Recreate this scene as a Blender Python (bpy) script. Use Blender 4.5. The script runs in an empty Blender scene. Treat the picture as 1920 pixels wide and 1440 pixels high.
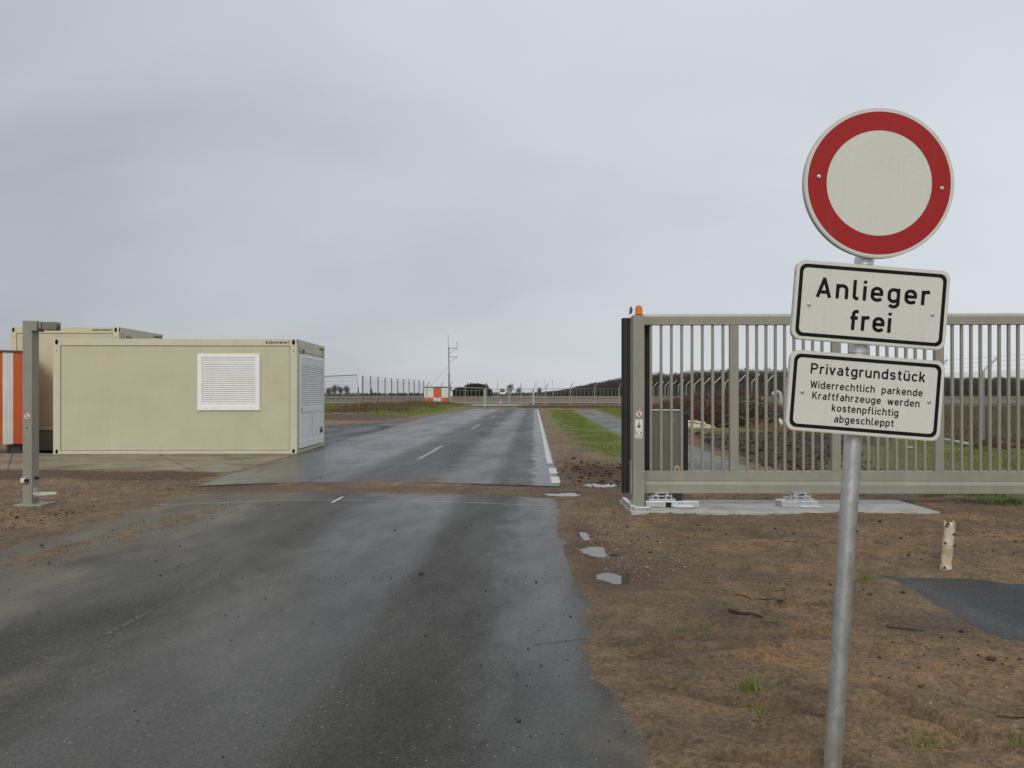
import bpy, bmesh, math, random
import numpy as np
from mathutils import Vector, Matrix
random.seed(7); rng = np.random.default_rng(11)
R = math.radians
scene = bpy.context.scene
COL = scene.collection

# ------------------------------------------------------------------ camera
CAM_H, F, HY = 1.48, 1440.0, 738.0
cam_d = bpy.data.cameras.new('camera'); cam = bpy.data.objects.new('camera', cam_d); COL.objects.link(cam)
cam.location = (0, 0, CAM_H); cam.rotation_euler = (R(90), 0, 0)
cam_d.sensor_width = 36; cam_d.lens = 27.0; cam_d.shift_y = 18/1920
cam_d.clip_start = 0.05; cam_d.clip_end = 9000
scene.camera = cam
scene.view_settings.view_transform = 'Standard'; scene.view_settings.look = 'None'
scene.view_settings.gamma = 1; scene.view_settings.exposure = 0.0

# ------------------------------------------------------------------ world: overcast sky
SUN_EL, SUN_AZ = 36, 190       # azimuth measured clockwise from +Y: behind the camera
world = bpy.data.worlds.new('World'); scene.world = world; world.use_nodes = True
nt = world.node_tree; nt.nodes.clear(); N = nt.nodes; L = nt.links
def wn(t, **k):
    n = N.new(t)
    for a, b in k.items(): setattr(n, a, b)
    return n
out = wn('ShaderNodeOutputWorld'); bg = wn('ShaderNodeBackground'); bg.inputs['Strength'].default_value = 0.1
L.new(bg.outputs[0], out.inputs[0])
tc = wn('ShaderNodeTexCoord'); sep = wn('ShaderNodeSeparateXYZ'); L.new(tc.outputs['Generated'], sep.inputs[0])
def wm(op, a, b=None, clamp=False):
    n = wn('ShaderNodeMath', operation=op, use_clamp=clamp)
    for i, v in enumerate((a, b)):
        if v is None: continue
        if isinstance(v, (int, float)): n.inputs[i].default_value = v
        else: L.new(v, n.inputs[i])
    return n.outputs[0]
zz = wm('ADD', wm('MAXIMUM', sep.outputs['Z'], 0.0), 0.55)
comb = wn('ShaderNodeCombineXYZ')
L.new(wm('DIVIDE', sep.outputs['X'], zz), comb.inputs[0]); L.new(wm('DIVIDE', sep.outputs['Y'], zz), comb.inputs[1])
mp = wn('ShaderNodeMapping'); mp.inputs['Rotation'].default_value = (0, 0, R(38)); mp.inputs['Scale'].default_value = (0.75, 1.35, 1)
mp.inputs['Location'].default_value = (2.3, 0.4, 0)
L.new(comb.outputs[0], mp.inputs[0])
n1 = wn('ShaderNodeTexNoise'); n1.inputs['Scale'].default_value = 1.9; n1.inputs['Detail'].default_value = 5; n1.inputs['Roughness'].default_value = 0.42; n1.inputs['Distortion'].default_value = 0.5
L.new(mp.outputs[0], n1.inputs['Vector'])
n2 = wn('ShaderNodeTexNoise'); n2.inputs['Scale'].default_value = 6.0; n2.inputs['Detail'].default_value = 4; n2.inputs['Roughness'].default_value = 0.5
L.new(mp.outputs[0], n2.inputs['Vector'])
v = wm('ADD', wm('MULTIPLY', wm('SUBTRACT', n1.outputs['Fac'], 0.5), 0.62), wm('MULTIPLY', wm('SUBTRACT', n2.outputs['Fac'], 0.5), 0.16))
# brighter towards the right, a darker bank low on the left
v = wm('ADD', v, wm('MULTIPLY', sep.outputs['X'], 0.20)); v = wm('ADD', v, wm('MULTIPLY', wm('SUBTRACT', sep.outputs['Z'], 0.12), 0.30))
def blob(px, py, k, amp):
    d = Vector(((px-960)/F, 1.0, (HY-py)/F)).normalized()
    dp = wn('ShaderNodeVectorMath', operation='DOT_PRODUCT'); L.new(tc.outputs['Generated'], dp.inputs[0]); dp.inputs[1].default_value = d
    e = wm('EXPONENT', wm('MULTIPLY', wm('SUBTRACT', dp.outputs['Value'], 1.0), k))
    return wm('MULTIPLY', e, amp)
for b in ((200, 620, 9, -0.26), (0, 420, 12, -0.10), (1880, 500, 90, 0.20), (1500, 60, 8, 0.14), (20, 60, 40, -0.10), (500, 120, 6, 0.10), (150, 210, 22, 0.13), (600, 400, 30, -0.04), (1150, 600, 30, 0.05)):
    v = wm('ADD', v, blob(*b))
v = wm('ADD', v, 0.54, True)
cr = wn('ShaderNodeValToRGB'); L.new(v, cr.inputs[0])
e = cr.color_ramp.elements; e[0].position = 0.10; e[0].color = (0.375, 0.408, 0.445, 1); e[1].position = 0.95; e[1].color = (0.70, 0.735, 0.785, 1)
m_ = cr.color_ramp.elements.new(0.5); m_.color = (0.558, 0.584, 0.632, 1)
sc10 = wn('ShaderNodeVectorMath', operation='SCALE'); L.new(cr.outputs[0], sc10.inputs[0]); sc10.inputs['Scale'].default_value = 10.0
sky = wn('ShaderNodeTexSky'); sky.sky_type = 'NISHITA'; sky.sun_disc = False; sky.sun_elevation = R(SUN_EL); sky.sun_rotation = R(SUN_AZ)
mix = wn('ShaderNodeMixRGB'); mix.inputs[0].default_value = 0.06; L.new(sc10.outputs[0], mix.inputs[1]); L.new(sky.outputs[0], mix.inputs[2])
L.new(mix.outputs[0], bg.inputs['Color'])

# ------------------------------------------------------------------ sun: soft, through cloud
sd = bpy.data.lights.new('sun', 'SUN'); sd.energy = 1.5; sd.angle = R(24); sd.color = (1.0, 0.95, 0.86)
sun = bpy.data.objects.new('sun', sd); COL.objects.link(sun)
az = R(SUN_AZ); dirv = Vector((math.sin(az)*math.cos(R(SUN_EL)), math.cos(az)*math.cos(R(SUN_EL)), math.sin(R(SUN_EL))))
sun.rotation_euler = dirv.to_track_quat('Z', 'Y').to_euler()

# ------------------------------------------------------------------ helpers: measured points
def G(px, py):                      # ground point seen at photo pixel px, py
    Y = CAM_H*F/(py-HY); return ((px-960)/F*Y, Y)
def XZ(px, py, D):                  # x and height at distance D
    return ((px-960)/F*D, CAM_H+(HY-py)/F*D)

# ------------------------------------------------------------------ materials
def newmat(name):
    m = bpy.data.materials.new(name); m.use_nodes = True
    return m, m.node_tree, m.node_tree.nodes['Principled BSDF']
def nd(t, kind, **k):
    n = t.nodes.new(kind)
    for a, b in k.items(): setattr(n, a, b)
    return n
def inp(t, sock, v):
    if hasattr(v, 'is_linked') or hasattr(v, 'links'): t.links.new(v, sock)
    else:
        if isinstance(v, tuple) and len(v) == 3 and sock.type == 'RGBA': v = v+(1,)
        sock.default_value = v
def MATH(t, op, a, b=None, c=None, clamp=False):
    n = nd(t, 'ShaderNodeMath', operation=op, use_clamp=clamp)
    for i, v in enumerate((a, b, c)):
        if v is not None: inp(t, n.inputs[i], v)
    return n.outputs[0]
def MIX(t, f, a, b, mode='MIX'):
    n = nd(t, 'ShaderNodeMixRGB', blend_type=mode); inp(t, n.inputs[0], f); inp(t, n.inputs[1], a); inp(t, n.inputs[2], b)
    return n.outputs[0]
def NOISE(t, vec, scale, detail=4, rough=0.5, dist=0.0):
    n = nd(t, 'ShaderNodeTexNoise'); t.links.new(vec, n.inputs['Vector'])
    n.inputs['Scale'].default_value = scale; n.inputs['Detail'].default_value = detail; n.inputs['Roughness'].default_value = rough; n.inputs['Distortion'].default_value = dist
    return n.outputs['Fac']
def VOR(t, vec, scale, out='Distance', feature='F1'):
    n = nd(t, 'ShaderNodeTexVoronoi', feature=feature); t.links.new(vec, n.inputs['Vector']); n.inputs['Scale'].default_value = scale
    return n.outputs[out]
def RAMP(t, f, stops, interp='LINEAR'):
    n = nd(t, 'ShaderNodeValToRGB'); t.links.new(f, n.inputs[0]); r = n.color_ramp; r.interpolation = interp
    while len(r.elements) < len(stops): r.elements.new(0.5)
    for e_, (p, c) in zip(r.elements, stops):
        e_.position = p
        e_.color = (c, c, c, 1) if isinstance(c, (int, float)) else (*c, 1)
    return n.outputs[0]
def OBJC(t): return nd(t, 'ShaderNodeTexCoord').outputs['Object']
def MAP(t, vec, scale=(1,1,1), rot=(0,0,0), loc=(0,0,0)):
    n = nd(t, 'ShaderNodeMapping'); t.links.new(vec, n.inputs[0]); n.inputs['Scale'].default_value = scale; n.inputs['Rotation'].default_value = rot; n.inputs['Location'].default_value = loc
    return n.outputs[0]
def BUMP(t, bsdf, h, strength, dist=0.01):
    n = nd(t, 'ShaderNodeBump'); inp(t, n.inputs['Height'], h); inp(t, n.inputs['Strength'], strength); n.inputs['Distance'].default_value = dist
    t.links.new(n.outputs[0], bsdf.inputs['Normal'])

def paint(name, col, rough=0.45, var=0.10, scale=3.0, metal=0.0, grain=0.02, streak=0.0, spec=0.5):
    m, t, b = newmat(name); o = OBJC(t)
    f = NOISE(t, o, scale, 5, 0.6)
    dark = tuple(c*(1-var*1.6) for c in col); lite = tuple(min(1, c*(1+var)) for c in col)
    c = RAMP(t, f, [(0.3, dark), (0.7, lite)])
    if streak:
        s = NOISE(t, MAP(t, o, (14, 14, 0.6)), 1.0, 4, 0.6)
        c = MIX(t, MATH(t, 'MULTIPLY', RAMP(t, s, [(0.45, 0.0), (0.75, 1.0)]), streak), c, (0.10, 0.09, 0.065))
    inp(t, b.inputs['Base Color'], c)
    inp(t, b.inputs['Roughness'], RAMP(t, NOISE(t, o, scale*4, 3), [(0.3, max(0.05, rough-0.08)), (0.7, min(1, rough+0.1))]))
    b.inputs['Metallic'].default_value = metal; b.inputs['Specular IOR Level'].default_value = spec
    if grain: BUMP(t, b, NOISE(t, o, 220, 2), 0.25, grain*0.02)
    return m

M = {}
M['cream'] = paint('cream_container_paint', (0.525, 0.505, 0.348), 0.5, 0.05, 1.2, streak=0.03)
M['cream_frame'] = paint('cream_frame_paint', (0.575, 0.555, 0.40), 0.45, 0.05, 2.0, streak=0.03)
M['skirt'] = paint('grey_skirt_paint', (0.20, 0.20, 0.13), 0.6, 0.08, 2)
M['groove'] = paint('dark_seal', (0.10, 0.095, 0.06), 0.8, 0.1, 5)
M['pvc'] = paint('white_pvc', (0.86, 0.86, 0.84), 0.35, 0.03, 2, streak=0.03)
M['pvc_gap'] = paint('shutter_shadow_gap', (0.22, 0.22, 0.21), 0.6, 0.05, 4)
M['black'] = paint('black_print', (0.010, 0.010, 0.009), 0.6, 0.1, 8, grain=0, spec=0.12)
M['hole'] = paint('dark_opening', (0.008, 0.008, 0.008), 0.9, 0.1, 8)
M['olive'] = paint('grey_olive_powder_coat', (0.275, 0.270, 0.212), 0.42, 0.07, 2.2, streak=0.14)
M['olive_dark'] = paint('grey_olive_cabinet_coat', (0.175, 0.18, 0.14), 0.45, 0.07, 2.2, streak=0.12)
M['rubber'] = paint('black_rubber', (0.016, 0.015, 0.015), 0.55, 0.15, 6)
M['alu'] = paint('pale_aluminium', (0.56, 0.55, 0.48), 0.38, 0.06, 6, metal=0.5)
M['orange'] = paint('orange_paint', (0.62, 0.115, 0.03), 0.5, 0.07, 2, streak=0.12)
M['redor'] = paint('hut_red_paint', (0.66, 0.10, 0.04), 0.5, 0.07, 2)
M['whitep'] = paint('white_paint', (0.74, 0.73, 0.68), 0.5, 0.06, 2, streak=0.15)
M['cable'] = paint('dark_grey_plastic', (0.07, 0.075, 0.07), 0.5, 0.1, 5)
M['grey_steel'] = paint('weathered_grey_steel', (0.20, 0.20, 0.19), 0.55, 0.14, 5, metal=0.35)
M['post_steel'] = paint('dull_zinc_post', (0.42, 0.43, 0.41), 0.5, 0.12, 4, metal=0.35)
M['wire'] = paint('fence_wire', (0.16, 0.17, 0.15), 0.5, 0.1, 4, metal=0.5)
M['dirty_white'] = paint('dirty_white_film', (0.6, 0.6, 0.56), 0.5, 0.12, 6)
M['foundation'] = None

def galv(name, col=(0.58, 0.605, 0.59), rough=0.34, scale=38):
    m, t, b = newmat(name); o = OBJC(t)
    v = VOR(t, MAP(t, o, (1, 1, 0.7)), scale, 'Color')
    bw = nd(t, 'ShaderNodeRGBToBW'); t.links.new(v, bw.inputs[0])
    c1 = tuple(c*0.90 for c in col); c2 = tuple(min(1, c*1.08) for c in col)
    c = RAMP(t, bw.outputs[0], [(0.2, c1), (0.8, c2)])
    s = NOISE(t, MAP(t, o, (9, 9, 2.0)), 1.4, 5, 0.65)
    c = MIX(t, RAMP(t, s, [(0.5, 0.0), (0.72, 0.35)]), c, tuple(q*0.72 for q in col))
    w = NOISE(t, MAP(t, o, (60, 60, 3)), 1.0, 3, 0.6)
    c = MIX(t, RAMP(t, w, [(0.68, 0.0), (0.76, 0.55)]), c, (0.72, 0.73, 0.71))
    inp(t, b.inputs['Base Color'], c); b.inputs['Metallic'].default_value = 0.85
    inp(t, b.inputs['Roughness'], RAMP(t, NOISE(t, o, 14, 4), [(0.3, rough), (0.7, rough+0.16)]))
    BUMP(t, b, NOISE(t, o, 160, 3), 0.25, 0.0006)
    return m
M['galv'] = galv('galvanised_steel')
M['galv_light'] = galv('bright_galvanised_steel', (0.66, 0.68, 0.68), 0.30, 60)

def sheeting(name, col, scale=330):
    m, t, b = newmat(name); o = OBJC(t)
    h = VOR(t, MAP(t, o, (1, 0.02, 0.85), (0, 0, 0)), scale, 'Distance', 'DISTANCE_TO_EDGE')
    cell = RAMP(t, h, [(0.02, 0.78), (0.10, 1.0)])
    big = NOISE(t, o, 5.0, 4, 0.6)
    c = MIX(t, 1.0, col, cell, 'MULTIPLY')
    c = MIX(t, RAMP(t, big, [(0.42, 0.0), (0.7, 0.16)]), c, tuple(q*0.72 for q in col))
    rain = NOISE(t, MAP(t, o, (26, 1, 2.2)), 1.0, 4, 0.6)
    c = MIX(t, RAMP(t, rain, [(0.55, 0.0), (0.8, 0.14)]), c, (0.2, 0.19, 0.15))
    inp(t, b.inputs['Base Color'], c); b.inputs['Roughness'].default_value = 0.5
    b.inputs['Specular IOR Level'].default_value = 0.18
    return m
M['sheet_white'] = sheeting('reflective_white_sheeting', (0.68, 0.69, 0.615))
M['sheet_red'] = sheeting('reflective_red_sheeting', (0.37, 0.022, 0.024))
M['sign_rim'] = sheeting('pale_sign_rim', (0.60, 0.61, 0.56), 200)

# beacon: amber plastic dome
m, t, b = newmat('amber_dome'); b.inputs['Base Color'].default_value = (0.95, 0.28, 0.02, 1); b.inputs['Roughness'].default_value = 0.12
b.inputs['Transmission Weight'].default_value = 0.45; b.inputs['IOR'].default_value = 1.3
M['amber'] = m

# ------------------------------------------------------------------ mesh builder
class MB:
    def __init__(s): s.v = []; s.f = []; s.m = []; s.sm = []
    def add(s, vs, fs, mi=0, smooth=False):
        o = len(s.v); s.v += [tuple(p) for p in vs]
        for f in fs: s.f.append(tuple(i+o for i in f)); s.m.append(mi); s.sm.append(smooth)
    def box(s, x0, x1, y0, y1, z0, z1, mi=0):
        s.add([(x0,y0,z0),(x1,y0,z0),(x1,y1,z0),(x0,y1,z0),(x0,y0,z1),(x1,y0,z1),(x1,y1,z1),(x0,y1,z1)],
              [(0,3,2,1),(4,5,6,7),(0,1,5,4),(1,2,6,5),(2,3,7,6),(3,0,4,7)], mi)
    def tube(s, pts, r, n=12, mi=0, caps=True, smooth=True):
        pts = [Vector(p) for p in pts]; rs = r if isinstance(r, (list, tuple)) else [r]*len(pts)
        vs = []; fs = []
        prev = None
        for i, p in enumerate(pts):
            d = (pts[min(i+1, len(pts)-1)]-pts[max(i-1, 0)]).normalized()
            if prev is None:
                a = d.orthogonal().normalized()
            else:
                a = (prev-d*prev.dot(d)).normalized()
            prev = a; b_ = d.cross(a)
            for k in range(n):
                w = 2*math.pi*k/n; vs.append(p+(a*math.cos(w)+b_*math.sin(w))*rs[i])
        for i in range(len(pts)-1):
            for k in range(n):
                fs.append((i*n+k, i*n+(k+1) % n, (i+1)*n+(k+1) % n, (i+1)*n+k))
        s.add(vs, fs, mi, smooth)
        if caps:
            s.add(vs[:n], [tuple(reversed(range(n)))], mi); s.add(vs[-n:], [tuple(range(n))], mi)
    def prism(s, poly, y0, y1, mi=0):        # poly in (x, z), extruded along y; y0 nearer the viewer
        n = len(poly)
        vs = [(x, y0, z) for x, z in poly]+[(x, y1, z) for x, z in poly]
        fs = [tuple(range(n)), tuple(range(2*n-1, n-1, -1))]+[(i, i+n, (i+1) % n+n, (i+1) % n) for i in range(n)]
        s.add(vs, fs, mi)
    def ring(s, outer, inner, y0, y1, mi=0):   # frame between two outlines of equal length, in x, z
        n = len(outer)
        vs = [(x, y0, z) for x, z in outer]+[(x, y0, z) for x, z in inner]+[(x, y1, z) for x, z in outer]+[(x, y1, z) for x, z in inner]
        fs = []
        for i in range(n):
            j = (i+1) % n
            fs += [(i, j, n+j, n+i), (i, 2*n+i, 2*n+j, j), (n+i, n+j, 3*n+j, 3*n+i)]
        s.add(vs, fs, mi)
    def build(s, name, mats, parent=None, bevel=0.0, loc=None):
        me = bpy.data.meshes.new(name); me.from_pydata(s.v, [], s.f); me.update()
        if not isinstance(mats, (list, tuple)): mats = [mats]
        for q in mats: me.materials.append(q)
        me.polygons.foreach_set('material_index', s.m); me.polygons.foreach_set('use_smooth', s.sm)
        o = bpy.data.objects.new(name, me); COL.objects.link(o)
        if parent: o.parent = parent
        if loc: o.location = loc
        if bevel:
            bv = o.modifiers.new('bevel', 'BEVEL'); bv.width = bevel; bv.segments = 2; bv.limit_method = 'ANGLE'; bv.angle_limit = R(40)
        return o
def npmesh(name, verts, faces, mats, parent=None, smooth=False):
    """faces: (n,3) or (n,4) array"""
    me = bpy.data.meshes.new(name); nv, nf, k = len(verts), len(faces), faces.shape[1]
    me.vertices.add(nv); me.vertices.foreach_set('co', np.asarray(verts, np.float32).ravel())
    me.loops.add(nf*k); me.loops.foreach_set('vertex_index', faces.astype(np.int32).ravel())
    me.polygons.add(nf); me.polygons.foreach_set('loop_start', np.arange(0, nf*k, k, dtype=np.int32))
    if smooth: me.polygons.foreach_set('use_smooth', np.ones(nf, bool))
    if not isinstance(mats, (list, tuple)): mats = [mats]
    for q in mats: me.materials.append(q)
    me.update(calc_edges=True); me.validate()
    o = bpy.data.objects.new(name, me); COL.objects.link(o)
    if parent: o.parent = parent
    return o
def tag(o, label=None, cat=None, group=None, kind=None):
    if label: o['label'] = label
    if cat: o['category'] = cat
    if group: o['group'] = group
    if kind: o['kind'] = kind
    return o
def empty(name, loc=(0,0,0), rot=(0,0,0)):
    o = bpy.data.objects.new(name, None); COL.objects.link(o); o.location = loc; o.rotation_euler = rot
    o.empty_display_size = 0.2
    return o
def copy_tree(o, parent=None):
    c = o.copy(); COL.objects.link(c); c.parent = parent
    for ch in o.children: copy_tree(ch, c)
    return c
def rrect(x0, x1, z0, z1, r, n=8):
    pts = []
    for cx, cz, a0 in ((x1-r, z0+r, -90), (x1-r, z1-r, 0), (x0+r, z1-r, 90), (x0+r, z0+r, 180)):
        for k in range(n+1):
            a = R(a0+90*k/n); pts.append((cx+r*math.cos(a), cz+r*math.sin(a)))
    return pts
def circ(cx, cz, r, n=64, r2=None):
    r2 = r2 or r
    return [(cx+r*math.cos(2*math.pi*k/n), cz+r2*math.sin(2*math.pi*k/n)) for k in range(n)]

# ------------------------------------------------------------------ numpy noise
def vnoise(x, y, seed=0):
    xi = np.floor(x).astype(np.int64); yi = np.floor(y).astype(np.int64); xf = x-xi; yf = y-yi
    u = xf*xf*(3-2*xf); w = yf*yf*(3-2*yf)
    def h(a, b):
        n = (a*374761393+b*668265263+seed*974711) & 0xffffffff
        n = ((n ^ (n >> 13))*1274126177) & 0xffffffff
        return ((n ^ (n >> 16)) & 0xffff)/65535.0
    return (h(xi, yi)*(1-u)+h(xi+1, yi)*u)*(1-w)+(h(xi, yi+1)*(1-u)+h(xi+1, yi+1)*u)*w
def fbm(x, y, oct=4, seed=0, gain=0.5):
    s = 0; a = 1; t_ = 0
    for k in range(oct):
        s = s+a*vnoise(x*2**k+17.3*k, y*2**k-9.1*k, seed+k); t_ += a; a *= gain
    return s/t_-0.5
def sdist(px, py, poly):      # signed distance, negative inside
    poly = np.array(poly, float); d = np.full(px.shape, 1e9); ins = np.zeros(px.shape, bool)
    for i in range(len(poly)):
        ax, ay = poly[i]; bx, by = poly[(i+1) % len(poly)]
        ex, ey = bx-ax, by-ay; t_ = np.clip(((px-ax)*ex+(py-ay)*ey)/(ex*ex+ey*ey+1e-12), 0, 1)
        d = np.minimum(d, (px-ax-t_*ex)**2+(py-ay-t_*ey)**2)
        c = (ay > py) != (by > py)
        with np.errstate(divide='ignore', invalid='ignore'):
            ins ^= c & (px < ex*(py-ay)/(ey if ey else 1e-12)+ax)
    d = np.sqrt(d); return np.where(ins, -d, d)
def sstep(a, b, x):
    t_ = np.clip((x-a)/(b-a), 0, 1); return t_*t_*(3-2*t_)

# ------------------------------------------------------------------ stroke lettering (narrow traffic-sign grotesque)
def arc(cx, cy, rx, ry, a0, a1, n=9):
    return [(cx+rx*math.cos(R(a0+(a1-a0)*k/n)), cy+ry*math.sin(R(a0+(a1-a0)*k/n))) for k in range(n+1)]
X0, X1, XM, RR, TB, TT = 0.07, 0.47, 0.27, 0.20, 0.07, 0.66
bowl = arc(XM, TT-RR, RR, RR, 0, 180)+arc(XM, TB+RR, RR, RR, 180, 360)+[(X1, TT-RR)]
GL = {
 'o': ([bowl], .54), 'n': ([[(X0, 0), (X0, .73)], [(X0, TT-RR-.02)]+arc(XM, TT-RR, RR, RR, 180, 0)+[(X1, 0)]], .54),
 'h': ([[(X0, 0), (X0, 1)], [(X0, TT-RR-.02)]+arc(XM, TT-RR, RR, RR, 180, 0)+[(X1, 0)]], .54),
 'u': ([[(X1, 0), (X1, .73)], [(X0, .73)]+arc(XM, TB+RR, RR, RR, 180, 360)+[(X1, TB+RR+.02)]], .54),
 'r': ([[(X0, 0), (X0, .73)], [(X0, TT-.2)]+arc(X0+.18, TT-.18, .18, .18, 180, 90)+[(.36, TT)]], .36),
 'i': ([[(X0, 0), (X0, .73)], [(X0, .86), (X0, 1.0)]], .14),
 'l': ([[(X0, 1), (X0, .2)]+arc(X0+.13, .2, .13, .13, 180, 270)+[(.26, .07)]], .25),
 't': ([[(.15, .92), (.15, .2)]+arc(.28, .2, .13, .13, 180, 270)+[(.35, .07)], [(0.0, TT), (.34, TT)]], .35),
 'f': ([[(.14, 0), (.14, .8)]+arc(.27, .8, .13, .13, 180, 90)+[(.36, .93)], [(0.0, .6), (.34, .6)]], .36),
 'e': ([[(X0, .37), (X1, .37), (X1, TT-RR)]+arc(XM, TT-RR, RR, RR, 0, 180)+arc(XM+.02, TB+RR, RR+.02, RR, 180, 325)], .54),
 'a': ([arc(.25, TT-.16, .17, .16, 140, 90, 4)+arc(.27, TT-.18, .18, .18, 90, 0)+[(.45, 0)], [(.45, .40)]+[(.24, .40)]+arc(.23, .235, .16, .165, 90, 270)+[(.27, .07)]+arc(.27, .25, .18, .18, 270, 360)], .52),
 'c': ([arc(XM, TT-RR, RR, RR, 30, 180)+arc(XM, TB+RR, RR, RR, 180, 330)], .48),
 'g': ([bowl, [(X1, .73), (X1, -.02)]+arc(XM, -.02, RR, .18, 0, -150)], .54),
 'd': ([bowl, [(X1, 0), (X1, 1)]], .54), 'b': ([bowl, [(X0, 0), (X0, 1)]], .54), 'p': ([bowl, [(X0, -.27), (X0, .73)]], .54),
 'v': ([[(.04, .73), (.25, .04), (.46, .73)]], .50), 'w': ([[(.04, .73), (.20, .04), (.37, .66), (.54, .04), (.70, .73)]], .74),
 's': ([[(.43, .56)]+arc(.26, .52, .17, .14, 30, 90, 4)+arc(.22, .52, .15, .14, 95, 250, 6)+arc(.28, .22, .15, .15, 75, -85, 7)+arc(.25, .22, .18, .15, -95, -155, 4)], .50),
 'z': ([[(.04, TT), (.42, TT), (.06, TB), (.45, TB)]], .49), 'k': ([[(X0, 0), (X0, 1)], [(.43, .73), (.10, .30)], [(.20, .44), (.46, 0)]], .50),
 'A': ([[(.06, 0), (.33, .95), (.60, 0)], [(.15, .27), (.51, .27)]], .66), 'P': ([[(.07, 0), (.07, 1)], [(.07, .93), (.33, .93)]+arc(.33, .70, .22, .23, 90, -90)+[(.07, .47)]], .62),
 'W': ([[(.05, 1), (.23, .04), (.43, .90), (.63, .04), (.81, 1)]], .86), 'K': ([[(.07, 0), (.07, 1)], [(.55, 1), (.10, .38)], [(.24, .57), (.58, 0)]], .62),
 '[': ([[(.28, 1.08), (.08, 1.08), (.08, -.12), (.28, -.12)]], .28), ']': ([[(.0, 1.08), (.20, 1.08), (.20, -.12), (.0, -.12)]], .28),
 '7': ([[(.04, .93), (.48, .93), (.18, 0)]], .52), '2': ([arc(.27, .72, .2, .21, 165, -30, 8)+[(.07, .07), (.5, .07)]], .52),
 '9': ([arc(.27, .7, .2, .23, 0, 360, 14), [(.47, .7), (.44, .4), (.24, 0)]], .54), ' ': ([], .42)}
GL['\u00fc'] = (GL['u'][0]+[[(.15, .84), (.15, .98)], [(.39, .84), (.39, .98)]], .54)
def ribbon(mb, pts, w, y, th, mi):
    q = [pts[0]]
    for p in pts[1:]:
        if math.dist(p, q[-1]) > 1e-6: q.append(p)
    pts = q
    for i in range(1, len(pts)-1):      # sharp corner: two butted strokes
        ax, ay = pts[i][0]-pts[i-1][0], pts[i][1]-pts[i-1][1]; bx_, by_ = pts[i+1][0]-pts[i][0], pts[i+1][1]-pts[i][1]
        la, lb = math.hypot(ax, ay), math.hypot(bx_, by_)
        if (ax*bx_+ay*by_)/(la*lb) < -0.2:
            e_ = w*0.22
            ribbon(mb, pts[:i]+[(pts[i][0]+ax/la*e_, pts[i][1]+ay/la*e_)], w, y, th, mi)
            ribbon(mb, [(pts[i][0]-bx_/lb*e_, pts[i][1]-by_/lb*e_)]+pts[i+1:], w, y-0.00004, th, mi)
            return
    n = len(pts); closed = math.dist(pts[0], pts[-1]) < 1e-4
    if closed: pts = pts[:-1]; n -= 1
    Lp, Rp = [], []
    for i in range(n):
        def dr(a, b):
            d = (pts[b][0]-pts[a][0], pts[b][1]-pts[a][1]); l = math.hypot(*d); return (d[0]/l, d[1]/l)
        if closed: d1 = dr(i-1, i); d2 = dr(i, (i+1) % n)
        else: d1 = dr(i-1, i) if i else dr(i, i+1); d2 = dr(i, i+1) if i < n-1 else d1
        nx, ny = -(d1[1]+d2[1]), d1[0]+d2[0]; l = math.hypot(nx, ny) or 1; nx /= l; ny /= l
        cosv = max(0.78, nx*(-d1[1])+ny*d1[0]); h = w/2/cosv
        Lp.append((pts[i][0]+nx*h, pts[i][1]+ny*h)); Rp.append((pts[i][0]-nx*h, pts[i][1]-ny*h))
    vs = [(a, y, b) for a, b in Lp]+[(a, y, b) for a, b in Rp]; m = n if closed else n-1
    mb.add(vs, [(i, i+n, (i+1) % n+n, (i+1) % n) for i in range(m)], mi)
def text(mb, s, xc, z0, h, y, mi, w=0.14, track=0.15, align='c', xs=1.0, space=.42):
    tot = sum((space if c == ' ' else GL[c][1])+track for c in s)-track
    x = xc-tot*h*xs/2 if align == 'c' else xc
    k = 0
    for c in s:
        st, adv = GL[c]
        for p in st:
            ribbon(mb, [(x+a*h*xs, z0+b*h) for a, b in p], w*h, y-0.00006*(k % 7), 0, mi); k += 1
        x += ((space if c == ' ' else adv)+track)*h*xs
# ------------------------------------------------------------------ paved areas: outlines in metres
SL = 0.0285                                  # the road runs slightly to the right
def u2x(u, Y): return u+SL*Y
P_near = [(-30, -6), (-30, 5.6), G(-300, 1100), G(0, 1003), G(100, 979), G(200, 951), G(290, 932), G(400, 924), G(520, 922), G(640, 921), G(900, 926), G(1052, 933), G(1056, 960), G(1073, 1000),
          G(1104, 1080), G(1126, 1150), G(1128, 1200), G(1126, 1245), G(1178, 1290), G(1222, 1340), G(1250, 1390), G(1264, 1440), (0.76, 1.6), (0.8, -6)]
P_far = [G(370, 914), G(460, 910), G(560, 908), G(760, 907), G(900, 910), G(1050, 915), (u2x(0.43, 20), 20), (u2x(0.43, 40), 40), (u2x(0.43, 70), 70), (u2x(0.43, 72), 72), (u2x(-5.75, 72), 72),
         G(868, 771.5), G(820, 779), G(790, 785), G(700, 813), G(650, 826), G(600, 841), G(500, 873), G(430, 892)]
P_side = [G(792, 784.3), G(740, 791), G(690, 795), G(610, 799), G(500, 803), G(400, 806), G(380, 822), G(600, 840.5), G(650, 825.6), G(700, 812.6)]
P_yard = [G(608, 838.6), G(430, 888.6), G(330, 883), G(170, 882), G(0, 882), G(-300, 884), (-24, 15), (-24, 18.6), (-11.2, 18.9), (-11.2, 25), (-5.3, 25), (-5.3, 21.8)]
P_path = [(3.05, 13.0), (4.55, 13.4), (4.76, 14.6), (5.75, 33), (7.2, 66.6), (5.3, 66.6), (3.72, 25.4), (3.27, 14.6)]
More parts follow.
